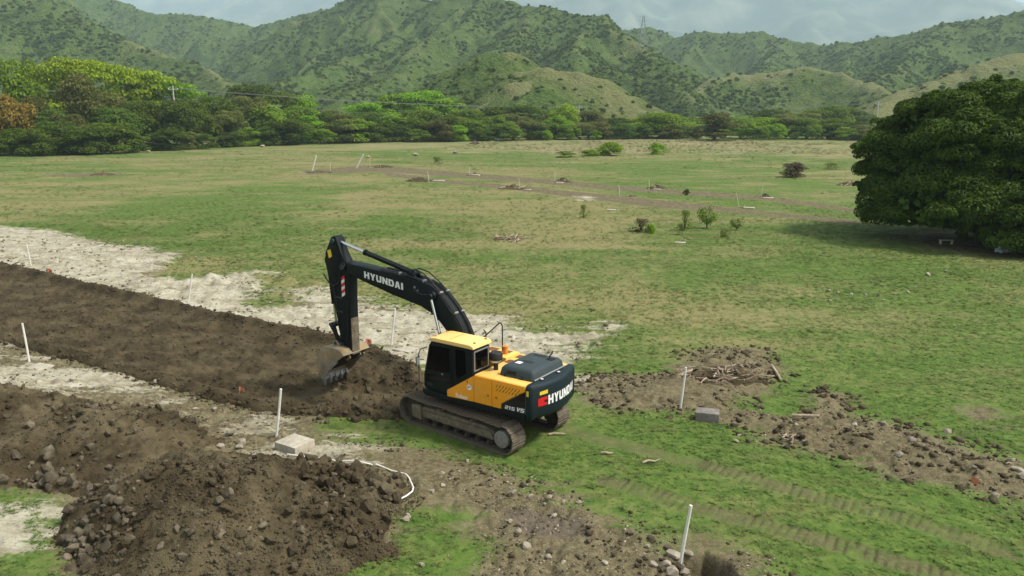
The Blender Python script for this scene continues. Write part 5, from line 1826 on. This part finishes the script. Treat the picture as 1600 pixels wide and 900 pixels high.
for (x, y) in ((-2.46, .55), (-2.52, -.25)):
    mb = MB()
    mb.tube([(x, y, 2.13), (x, y, 2.15)], .075, 16)
    o = mb.build('lifting_eye', E_BL, cw, 0, True)
    MB().tube([(x - .02, y, 2.1505), (x - .02, y, 2.165)], .045, 12).build('eye_cap', E_LAMP, o, 0, True)

# --- engine hood
mb = MB()
hx0, hx1, hy0, hy1 = -2.36, -1.16, -.90, .82
V = []
for z, ins in ((2.105, .0), (2.30, .035), (2.37, .09), (2.40, .17)):
    rr_ = .10
    o_ = []
    for cx_, cy_, a0 in ((hx1 - ins - rr_, hy1 - ins - rr_, 0), (hx0 + ins + rr_, hy1 - ins - rr_, 90), (hx0 + ins + rr_, hy0 + ins + rr_, 180), (hx1 - ins - rr_, hy0 + ins + rr_, 270)):
        for k in range(5):
            t_ = R(a0 + 22.5 * k)
            o_.append((cx_ + rr_ * math.cos(t_), cy_ + rr_ * math.sin(t_), z))
    V += o_
n = 20
F = []
for l_ in range(3):
    for i in range(n):
        j = (i + 1) % n
        F.append((l_ * n + i, l_ * n + j, (l_ + 1) * n + j, (l_ + 1) * n + i))
F.append(tuple(3 * n + i for i in range(n)))
hood = mb.add(V, F).build('engine_hood', E_G, EX, 0, True)
for k in range(9):                                     # louvres on the top, two fields, and on the left flank
    MB().box(-1.90 + .048 * k, -1.875 + .048 * k, .02, .20, 2.398, 2.404).build('louvre', E_VENT, hood)
    MB().box(-1.90 + .048 * k, -1.875 + .048 * k, -.66, -.48, 2.398, 2.404).build('louvre', E_VENT, hood)
for k in range(7):
    MB().box(-1.75 + .045 * k, -1.725 + .045 * k, .785, .815, 2.17, 2.29).build('louvre', E_VENT, hood)
MB().box(-1.62, -1.44, .22, .40, 2.398, 2.405).build('hood_label', E_W, hood)
for x in (-1.38, -1.98):
    MB().box(x - .025, x + .025, .80, .845, 2.08, 2.20).build('hood_catch', E_BL, hood, .006)
MB().box(-2.22, -2.0, -.62, -.36, 2.398, 2.406).build('handle_recess', E_VENT, hood)
MB().tube([(-2.11, -.42, 2.40), (-2.10, -.46, 2.50), (-2.12, -.55, 2.56), (-2.13, -.58, 2.63)], .022, 8).build('hood_handle', E_BL, hood, 0, True)
MB().prism([(-2.36, 2.135), (-2.36, 2.16), (-2.40, 2.14)], -.85, .78).build('hood_seal', E_SEAM, hood)

# --- air intake mushroom behind the cab
ai = MB().tube([(-.83, .50, 2.09), (-.83, .50, 2.34)], .07, 14).build('air_intake', E_BL, EX, 0, True)
MB().tube([(-.83, .50, 2.341), (-.83, .50, 2.40), (-.83, .50, 2.405)], [.13, .17, .17], 20).build('intake_collar', E_LAMP, ai, 0, True)
MB().tube([(-.83, .50, 2.406), (-.83, .50, 2.43), (-.83, .50, 2.60), (-.83, .50, 2.64)], [.17, .20, .20, .17], 24).build('intake_cap', E_BL, ai, 0, True)

# --- handrail on the right
MB().tube([(-.05, -.92, 2.15), (-.05, -.92, 2.98), (-.0, -.93, 3.06), (.08, -.95, 3.06), (.85, -1.15, 2.42), (.9, -1.17, 1.65)], .022, 8).build('handrail', E_BL, EX, 0, True)
MB().tube([(.72, -1.12, 2.16), (.75, -1.12, 2.60), (.85, -1.15, 2.66)], .02, 8).build('handrail', E_BL, EX, 0, True)

# --- cab
cab = MB().prism([(-.50, 1.255), (1.30, 1.255), (1.40, 1.36), (1.385, 1.72), (1.16, 2.70), (1.06, 2.838), (-.42, 2.838), (-.50, 2.76)], .35, 1.205).build('cab', E_D, EX, .035)
# door leaf stands slightly proud of the cab side
door = MB().prism([(.25, 1.32), (1.27, 1.32), (1.36, 1.42), (1.345, 1.73), (1.14, 2.66), (1.05, 2.76), (.27, 2.78)], 1.2055, 1.226).build('door', E_D, cab, .01)
MB().prism([(1.085, 2.655), (1.06, 2.695), (.36, 2.715), (.335, 2.69), (.345, 1.98), (.37, 1.955), (1.21, 1.915), (1.235, 1.94)], 1.2265, 1.230).build('window', E_GL, door)
MB().prism([(1.285, 1.77), (.345, 1.815), (.345, 1.655), (1.30, 1.53)], 1.2265, 1.230).build('window', E_GL, door)
MB().box(1.05, 1.22, 1.2265, 1.236, 1.42, 1.50).build('door_handle', E_BL, door, .004)
MB().box(.60, .66, 1.2265, 1.245, 1.845, 1.90).build('door_lock', E_SEAM, door, .004)
MB().prism([(.14, 2.75), (-.20, 2.745), (-.235, 2.72), (-.255, 2.06), (.125, 1.80)], 1.2055, 1.211).build('side_window', E_GL, cab)
MB().box(-.507, -.5015, .42, 1.13, 2.13, 2.76).build('rear_window_frame', E_SEAM, cab)
MB().box(-.512, -.5075, .47, 1.08, 2.18, 2.71).build('rear_window', E_GL, cab)
# windscreen and skylight side panes follow the sloping front
MB().add([(1.395, .43, 1.75), (1.395, 1.12, 1.75), (1.175, 1.12, 2.70), (1.175, .43, 2.70)], [(0, 1, 2, 3)]).build('windscreen', E_GL, cab)
MB().prism([(1.08, 2.65), (.30, 2.70), (.30, 1.95), (1.24, 1.90)], .342, .3465).build('side_window', E_GL, cab)
roof = MB().prism([(1.13, 2.842), (1.15, 2.88), (1.06, 2.945), (.9, 2.965), (-.40, 2.965), (-.53, 2.93), (-.56, 2.842)], .32, 1.245).build('roof', E_ROOF, cab, .05, segs=3)
MB().box(.42, .435, .44, 1.12, 2.9655, 2.968).build('roof_seam', E_ST, roof)
for (x, y) in ((1.0, 1.05), (1.02, .5), (-.42, 1.0), (-.42, .45)):
    MB().box(x - .03, x + .03, y - .03, y + .03, 2.955, 2.985).build('roof_bolt', E_OR if x > 0 else E_ST, roof, .006)
# mirror and grab rail at the front left corner
mr = MB().tube([(1.40, 1.22, 1.42), (1.50, 1.30, 1.45), (1.50, 1.30, 2.35), (1.44, 1.28, 2.52), (1.22, 1.22, 2.62)], .016, 8).build('grab_rail', E_BL, EX, 0, True)
MB().box(1.47, 1.50, 1.28, 1.44, 2.02, 2.30).build('mirror', E_BL, mr, .01)
MB().box(1.462, 1.469, 1.295, 1.425, 2.04, 2.28).build('mirror_glass', E_LAMP, mr)
MB().tube([(1.35, 1.22, 2.20), (1.49, 1.30, 2.20)], .012, 6).build('mirror_bracket', E_BL, mr)

# --- boom
BT = [(5.66, 4.56), (4.9, 4.52), (4.08, 4.46), (3.2, 4.41), (2.6, 4.36), (2.2, 4.28), (1.85, 4.17), (1.55, 4.00), (1.25, 3.74), (.98, 3.45), (.74, 3.12), (.54, 2.72), (.38, 2.25), (.27, 1.92)]
BB = [(.36, 1.66), (.60, 1.62), (.76, 1.90), (.95, 2.42), (1.22, 2.86), (1.50, 3.13), (1.88, 3.38), (2.28, 3.53), (3.48, 3.74), (4.92, 4.05), (5.66, 4.24)]
boom = MB().prism(BT + BB, -.255, .255).build('boom', E_D, EX, .012)
mb = MB()
for (x, z, r, w_) in ((5.76, 4.40, .155, .30), (1.77, 3.94, .15, .36), (.46, 1.80, .16, .34)):
    cyl_y(mb, x, z, r, -w_, w_, 20)
mb.prism([(5.62, 4.26), (5.80, 4.25), (5.88, 4.34), (5.9, 4.45), (5.82, 4.54), (5.62, 4.55)], -.26, -.19)
mb.prism([(5.62, 4.26), (5.80, 4.25), (5.88, 4.34), (5.9, 4.45), (5.82, 4.54), (5.62, 4.55)], .19, .26)
mb.build('pin', E_D, boom, .012)
mb = MB()
cyl_y(mb, 1.77, 3.94, .085, -.40, .40, 14)
mb.build('ram_pin', E_G, boom, 0, True)


def along(u_):
    return 4.76 - 1.74 * u_, 4.155 - .195 * u_


lettering('brand_lettering', 'HYUNDAI', lambda u_, v_: (along(u_)[0] + .0 - .028 * v_ * 0, .2575, along(u_)[1] + .225 * v_), E_W, boom, w=.84, gap=.12)
# hydraulic hoses and clamps along the back of the boom
for k, yo in enumerate((-.20, -.13, .13, .20)):
    pts = []
    for i, (x, z) in enumerate(BT[2:13]):
        nx, nz = (BT[i + 1][1] - BT[i + 3][1]), (BT[i + 3][0] - BT[i + 1][0])
        L = math.hypot(nx, nz)
        s_ = -1 if nz < 0 else 1
        pts.append((x + s_ * nx / L * .05, yo, z + s_ * nz / L * .05))
    MB().tube(pts, .022, 6).build('hose', E_BL, boom, 0, True)
for i in (3, 5, 7, 9, 11):
    x, z = BT[i]
    d_ = Vector((BT[i + 1][0] - BT[i - 1][0], 0, BT[i + 1][1] - BT[i - 1][1])).normalized()
    n_ = Vector((d_.z, 0, -d_.x))
    if n_.z < 0:
        n_ = -n_
    c_ = Vector((x, 0, z)) + n_ * .06
    for ys in (-.165, .165):
        MB().box(-.03, .03, -.075, .075, -.05, .03).build('hose_clamp', E_SEAM, boom, .004, loc=(c_.x, ys, c_.z), rot=(0, math.atan2(-d_.z, d_.x), 0))
for ys in (-.06, .06):                                   # loops of hose that feed the arm ram
    MB().tube([(2.95, ys, 4.52), (2.62, ys * 1.6, 4.66), (2.25, ys * 2.2, 4.58), (1.9, ys * 2.6, 4.36), (1.6, ys * 2.8, 4.12)], .022, 7).build('hose', E_BL, boom, 0, True)
MB().tube([(2.55, .262, 4.02), (2.38, .29, 3.98), (2.2, .29, 3.93), (1.95, .27, 3.96)], .016, 6).build('hose', E_G, boom, 0, True)
mb = MB()
cyl_y(mb, 2.52, 4.12, .045, .255, .275, 12)
cyl_y(mb, 2.40, 4.03, .03, .255, .275, 10)
mb.build('boom_fitting', E_SEAM, boom)
# bracket that carries the arm ram
mb = MB()
for ys in (-.16, .10):
    mb.prism([(3.05, 4.39), (2.80, 4.57), (2.66, 4.56), (2.55, 4.35)], ys, ys + .06)
mb.build('ram_bracket', E_D, boom, .01)


def ram(name, p0, p1, f, rb, rr_, parent, y):
    """p0 barrel end, p1 rod end, barrel covers the share f"""
    a_, b_ = Vector((p0[0], y, p0[1])), Vector((p1[0], y, p1[1]))
    m_ = a_.lerp(b_, f)
    o = MB().tube([a_, m_], rb, 18).build(name, E_D, parent, .01)
    m2_ = a_.lerp(b_, f + .025)
    MB().tube([m_, m2_], rb * 1.18, 18).build('gland', E_D, o, .006)
    MB().tube([m2_, b_], rr_, 16).build('rod', E_CH, o, 0, True)
    mb = MB()
    cyl_y(mb, p0[0], p0[1], rb * 1.15, y - .09, y + .09, 14)
    cyl_y(mb, p1[0], p1[1], rb * 1.1, y - .08, y + .08, 14)
    mb.build('rod_eye', E_D, o, .008)
    return o


for ys in (-.36, .36):
    ram('boom_cylinder', (1.02, 1.38), (1.77, 3.92), .52, .085, .048, EX, ys)
ram('arm_cylinder', (2.74, 4.50), (6.27, 5.24), .60, .09, .052, EX, 0.0)
MB().tube([(2.9, .10, 4.58), (3.6, .105, 4.74), (4.75, .105, 4.98)], .018, 6).build('cylinder_pipe', E_BL, EX, 0, True)

# --- arm
arm = MB().prism([(6.12, 5.36), (6.24, 5.42), (6.36, 5.36), (6.68, 4.80), (6.72, 4.45), (6.62, 4.05), (6.50, 3.7), (6.34, 2.9), (6.14, 1.9), (6.02, 1.25), (5.92, 1.08), (5.74, 1.06), (5.64, 1.2), (5.60, 2.0), (5.58, 3.3), (5.54, 4.05), (5.58, 4.36), (5.74, 4.60), (5.92, 4.88), (6.05, 5.20)], -.185, .185).build('arm', E_D, EX, .014)
mb = MB()
cyl_y(mb, 5.76, 4.40, .09, -.33, .33, 16)
cyl_y(mb, 6.27, 5.24, .09, -.25, .25, 16)
cyl_y(mb, 5.80, 1.24, .10, -.31, .31, 16)
mb.build('pin', E_G, arm, .008)
# raised side plate with rounded ends and its hose loop
for s in (1, -1):
    MB().prism([(6.26, 5.30), (6.10, 5.16), (5.98, 4.75), (5.98, 4.1), (6.06, 3.86), (6.24, 3.76), (6.44, 3.86), (6.52, 4.1), (6.58, 4.6), (6.50, 4.95), (6.36, 5.22)], s * .186, s * .20).build('side_plate', E_D, arm, .004)
MB().tube([(5.98, .205, 4.35), (5.99, .22, 3.98), (6.08, .23, 3.78), (6.26, .23, 3.68), (6.48, .24, 3.74), (6.68, .24, 3.92), (6.80, .2, 4.02)], .022, 8).build('hose', E_BL, arm, 0, True)
MB().prism([(6.56, 4.88), (6.40, 4.95), (6.34, 4.70), (6.50, 4.62)], .2005, .203).build('warning_label', E_YD, arm)
for k in range(6):                                       # red and white hazard stripes
    z = 4.0 - k * .115
    MB().prism([(5.96, z), (5.80, z + .10), (5.80, z - .012), (5.96, z - .112)], .1865, .189).build('hazard_stripe', E_R if k % 2 == 0 else E_W, arm)
MB().tube([(5.70, .19, 3.2), (5.72, .20, 2.6), (5.76, .20, 2.0), (5.85, .2, 1.75)], .016, 6).build('hose', E_BL, arm, 0, True)
wear = plain('worn_arm_edge', (0.20, 0.16, 0.11), 0.7, .2, var=.3, dirt=(.06, .05, .045), dirt_amt=.6, scale=4)
MB().box(5.575, 5.592, -.17, .17, 1.3, 2.6).build('wear_plate', wear, arm, loc=(0, 0, 0))
mb = MB()
for ys in (-.12, .06):
    mb.prism([(6.60, 4.75), (6.80, 4.62), (6.82, 4.45), (6.60, 4.25)], ys, ys + .06)
mb.build('ram_bracket', E_D, arm, .01)
for k, z in enumerate((3.25, 2.75)):
    mb = MB()
    mb.box(5.95, 6.30, .1865, .21, z, z + .06)
    mb.build('hose_clamp', E_G, arm, .005)
MB().tube([(6.30, .205, 3.7), (6.22, .21, 3.1), (6.12, .21, 2.6), (6.2, .21, 2.3), (6.42, .12, 2.35)], .018, 6).build('hose', E_BL, arm, 0, True)
# bucket ram and linkage
ram('bucket_cylinder', (6.76, 4.55), (6.52, 2.22), .66, .075, .045, EX, 0.0)
for s in (1, -1):
    MB().prism([(6.56, 2.30), (6.46, 2.31), (5.98, 1.66), (6.05, 1.56), (6.14, 1.58), (6.60, 2.20)], s * .215, s * .255).build('bucket_lever', E_D, EX, .008)
    MB().prism([(6.58, 2.26), (6.46, 2.24), (6.24, 1.66), (6.32, 1.56), (6.42, 1.60)], s * .10, s * .15).build('bucket_link', E_D, EX, .008)
mb = MB()
cyl_y(mb, 6.53, 2.25, .075, -.27, .27, 14)
cyl_y(mb, 6.04, 1.62, .07, -.28, .28, 14)
cyl_y(mb, 6.32, 1.62, .07, -.29, .29, 14)
mb.build('link_pin', E_G, EX, 0, True)
# bucket: curled shell, two cheeks, lip and five teeth
OUT = [(5.56, 1.36), (5.70, 1.52), (6.02, 1.56), (6.36, 1.56), (6.62, 1.50), (6.80, 1.32), (6.88, 1.02), (6.88, .72), (6.82, .48), (6.72, .30)]
bk = None
mb = MB()
th = .03
V, F = [], []
cx_, cz_ = 6.3, 1.0
inn = []
for i, (x, z) in enumerate(OUT):
    a_ = OUT[max(0, i - 1)]
    b_ = OUT[min(len(OUT) - 1, i + 1)]
    nx, nz = -(b_[1] - a_[1]), b_[0] - a_[0]
    L = math.hypot(nx, nz)
    nx, nz = nx / L, nz / L
    if nx * (cx_ - x) + nz * (cz_ - z) < 0:
        nx, nz = -nx, -nz
    inn.append((x + nx * th, z + nz * th))
for (x, z) in OUT:
    V += [(x, -.585, z), (x, .585, z)]
for (x, z) in inn:
    V += [(x, -.585, z), (x, .585, z)]
n = len(OUT)
for i in range(n - 1):
    F.append((2 * i, 2 * i + 1, 2 * i + 3, 2 * i + 2))
    o_ = 2 * n
    F.append((o_ + 2 * i, o_ + 2 * i + 2, o_ + 2 * i + 3, o_ + 2 * i + 1))
    F.append((2 * i, 2 * i + 2, o_ + 2 * i + 2, o_ + 2 * i))
    F.append((2 * i + 1, o_ + 2 * i + 1, o_ + 2 * i + 3, 2 * i + 3))
F.append((0, 2 * n, 2 * n + 1, 1))
F.append((2 * n - 2, 2 * n - 1, 4 * n - 1, 4 * n - 2))
bk = mb.add(V, F).build('bucket', E_BK, EX, 0, True)
for s in (1, -1):
    MB().prism(OUT + [(6.60, .42), (6.42, .66), (6.14, .92), (5.86, 1.14)], s * .586, s * .625).build('cheek_plate', E_BK, bk, .006)
    MB().prism([(6.66, .36), (6.72, .28), (6.56, .40), (6.10, .86), (5.84, 1.08), (5.94, 1.14), (6.2, .94), (6.48, .66)], s * .626, s * .65).build('side_cutter', E_TO, bk, .005)
    MB().prism([(5.66, 1.50), (5.62, 1.18), (5.76, 1.06), (5.92, 1.12), (6.0, 1.4), (6.2, 1.50), (6.46, 1.52), (6.42, 1.68), (6.28, 1.72), (6.1, 1.60)], s * .225, s * .275).build('hinge_plate', E_BK, bk, .008)
MB().prism([(6.84, .46), (6.74, .24), (6.66, .28), (6.72, .44)], -.60, .60).build('cutting_lip', E_TO, bk, .006)
for k in range(5):
    y = -.52 + k * .26
    w_ = .055
    mb = MB()
    V = [(6.80, y - w_, .42), (6.80, y + w_, .42), (6.68, y + w_, .42), (6.68, y - w_, .42),
         (6.76, y - w_, .22), (6.76, y + w_, .22), (6.62, y + w_, .26), (6.62, y - w_, .26),
         (6.69, y - w_ * .7, .06), (6.69, y + w_ * .7, .06), (6.655, y + w_ * .7, .07), (6.655, y - w_ * .7, .07)]
    F = [(0, 1, 2, 3), (11, 10, 9, 8)]
    for l_ in range(2):
        for i in range(4):
            F.append((l_ * 4 + i, l_ * 4 + (i + 1) % 4, l_ * 4 + 4 + (i + 1) % 4, l_ * 4 + 4 + i))
    mb.add(V, F).build('tooth', E_TO, bk, .006)
MB().prism([(x * .97 + 6.3 * .03, z * .97 + .03) for x, z in inn[1:-1]] + [(6.55, .72), (6.05, 1.18)], -.57, .57).build('soil_load', E_BI, bk, .03)

# ------------------------------------------------------------------ short grass near the camera
rngg = np.random.default_rng(8)


def tuft(seed, nb=11):
    rng = np.random.default_rng(seed)
    V = []
    for i in range(nb):
        a = rng.uniform(0, 6.28)
        r0 = rng.uniform(0, .5)
        lean = rng.uniform(.9, 2.2)
        h = rng.uniform(.2, .62)
        w_ = .11
        c, s = math.cos(a), math.sin(a)
        bx, by = r0 * c, r0 * s
        px_, py_ = -s * w_, c * w_
        tx, ty = bx + c * lean * .6, by + s * lean * .6
        V += [(bx - px_, by - py_, -.02), (bx + px_, by + py_, -.02), (tx + px_ * .3, ty + py_ * .3, h), (tx - px_ * .3, ty - py_ * .3, h)]
    return np.array(V)


t = NT('grass_blade')
g_, _, n2_ = grass_color(t, t.math('ADD', 0.22, 0.0))
yv = t.n('ShaderNodeSeparateXYZ')
t.l(t.pos(), yv.inputs[0])
d_ = t.n('ShaderNodeBsdfPrincipled')
hv = t.n('ShaderNodeHueSaturation')
t.val(hv.inputs['Value'], t.math('ADD', .9, t.math('MULTIPLY', t.n('ShaderNodeObjectInfo').outputs['Random'], .45)))
t.l(g_, hv.inputs['Color'])
t.l(hv.outputs[0], d_.inputs['Base Color'])
d_.inputs['Roughness'].default_value = .7
nv = t.n('ShaderNodeCombineXYZ')
nv.inputs[2].default_value = 1.0
t.l(nv.outputs[0], d_.inputs['Normal'])
d_.inputs['Specular IOR Level'].default_value = .2
tl = t.n('ShaderNodeBsdfTranslucent')
t.l(hv.outputs[0], tl.inputs['Color'])
t.l(nv.outputs[0], tl.inputs['Normal'])
mx_ = t.n('ShaderNodeMixShader')
mx_.inputs[0].default_value = .0
t.l(d_.outputs[0], mx_.inputs[1])
t.l(tl.outputs[0], mx_.inputs[2])
t.l(mx_.outputs[0], t.out.inputs['Surface'])
n = 900000
yg = np.sqrt(rngg.uniform(12.5 ** 2, 95 ** 2, n))
keep = rngg.random(n) < np.clip(24 / yg, 0, 1) ** 1.3 * smooth(95, 45, yg)
yg = yg[keep]
xg = rngg.uniform(-1, 1, len(yg)) * (0.74 * yg + 2)
zg_, at_ = ground_h(xg, yg, True)
bare = np.maximum(at_['sand'], at_['earth']) + (fbm(xg * .8, yg * .8, 4, 111) - .5) * 1.6
m = (bare < -0.1) & (at_['rut'] < .25) & (sdist(xg, yg, STRIP) < -.3) & (rngg.random(len(xg)) > at_['dry'] * .9) & (rngg.random(len(xg)) < 0.35 + 0.65 * smooth(.3, .6, fbm(xg * .8, yg * .8, 3, 5)))
c_, s_ = math.cos(TRACK_YAW), math.sin(TRACK_YAW)
lx, ly = (xg - XC) * c_ + (yg - YC) * s_, -(xg - XC) * s_ + (yg - YC) * c_
m &= ~((np.abs(lx) < 2.4) & (np.abs(ly) < 1.45))
m &= sdist(xg, yg, HOLE) < -.1
for o, hh, poly in MOUNDS:
    m &= sdist(xg, yg, poly) < -.2
xg, yg, zg_ = xg[m], yg[m], zg_[m]
sz_ = rngg.uniform(.03, .075, len(xg)) * (0.6 + .9 * fbm(xg * .5, yg * .5, 3, 121)) * (1 + .5 * smooth(25, 70, yg))
for k in range(2):
    sel = (np.arange(len(xg)) % 2) == k
    point_mass('grass', np.stack([xg, yg, zg_], 1)[sel], sz_[sel], leaf_mesh('grass_tuft', tuft(60 + k), t.m), 'short green grass of the meadow', 'grass', 30 + k, .25)

# tall dry grass at the far end, scattered weeds over the meadow
t = NT('straw_blade')
nn_ = t.noise(.12, 5, .6)
d_ = t.bsdf(t.mix(t.ramp(nn_, .35, .65), (.34, .29, .15), (.22, .23, .09)), .8, spec=.1)
nv = t.n('ShaderNodeCombineXYZ')
nv.inputs[2].default_value = 1.0
t.l(nv.outputs[0], d_.inputs['Normal'])
n = 16000
xs_, ys_ = rngg.uniform(-80, 170, n), rngg.uniform(150, 300, n)
sd_ = sdist(xs_, ys_, STRAW)
m = (sd_ + (fbm(xs_ * .04, ys_ * .04, 4, 131) - .5) * 120 > 9) & (np.abs(xs_ / ys_) < .75)
xs_, ys_ = xs_[m], ys_[m]
point_mass('dry_grass', np.stack([xs_, ys_, ground_h(xs_, ys_)], 1), rngg.uniform(.2, .55, len(xs_)), leaf_mesh('dry_grass_tuft', tuft(70, 16), t.m), 'tall dry straw-coloured grass at the far end of the meadow', 'dry grass', 41, .3)
t = NT('weed_leaf')
nn_ = t.noise(.2, 5, .6)
d_ = t.bsdf(t.mix(t.ramp(nn_, .4, .6), (.13, .15, .05), (.10, .155, .032)), .8, spec=.1)
nv = t.n('ShaderNodeCombineXYZ')
nv.inputs[2].default_value = 1.0
t.l(nv.outputs[0], d_.inputs['Normal'])
n = 44000
ys_ = 13 * (200 / 13) ** rngg.random(n)
xs_ = rngg.uniform(-.72, .72, n) * ys_
zz_, aa_ = ground_h(xs_, ys_, True)
m = (np.maximum(aa_['sand'], aa_['earth']) < -.3) & (sdist(xs_, ys_, STRIP) < -.4) & (fbm(xs_ * .09, ys_ * .13, 4, 141) > .44) & (aa_['rut'] < .12) & (rngg.random(n) < .18 + .82 * smooth(26, 42, ys_))
point_mass('weeds', np.stack([xs_, ys_, zz_], 1)[m], (rngg.uniform(.05, .16, n) * (.6 + ys_ / 130))[m], leaf_mesh('weed_tuft', tuft(71, 14), t.m), 'low weeds and uneven tufts over the meadow', 'weeds', 42, .3)

# ------------------------------------------------------------------ haze
hz_o = MB().box(-14500, 14500, -900, 13500, -60, 1750).build('haze', M['stake'])
hm = NT('haze_air')
pv = hm.n('ShaderNodeVolumePrincipled')
pv.inputs['Color'].default_value = (0.68, 0.86, 1.0, 1)
pv.inputs['Density'].default_value = 0.00015
pv.inputs['Anisotropy'].default_value = 0.0
hm.l(pv.outputs[0], hm.out.inputs['Volume'])
hz_o.data.materials.clear()
hz_o.data.materials.append(hm.m)
tag(hz_o, 'pale blue haze over the valley', 'haze', kind='stuff')
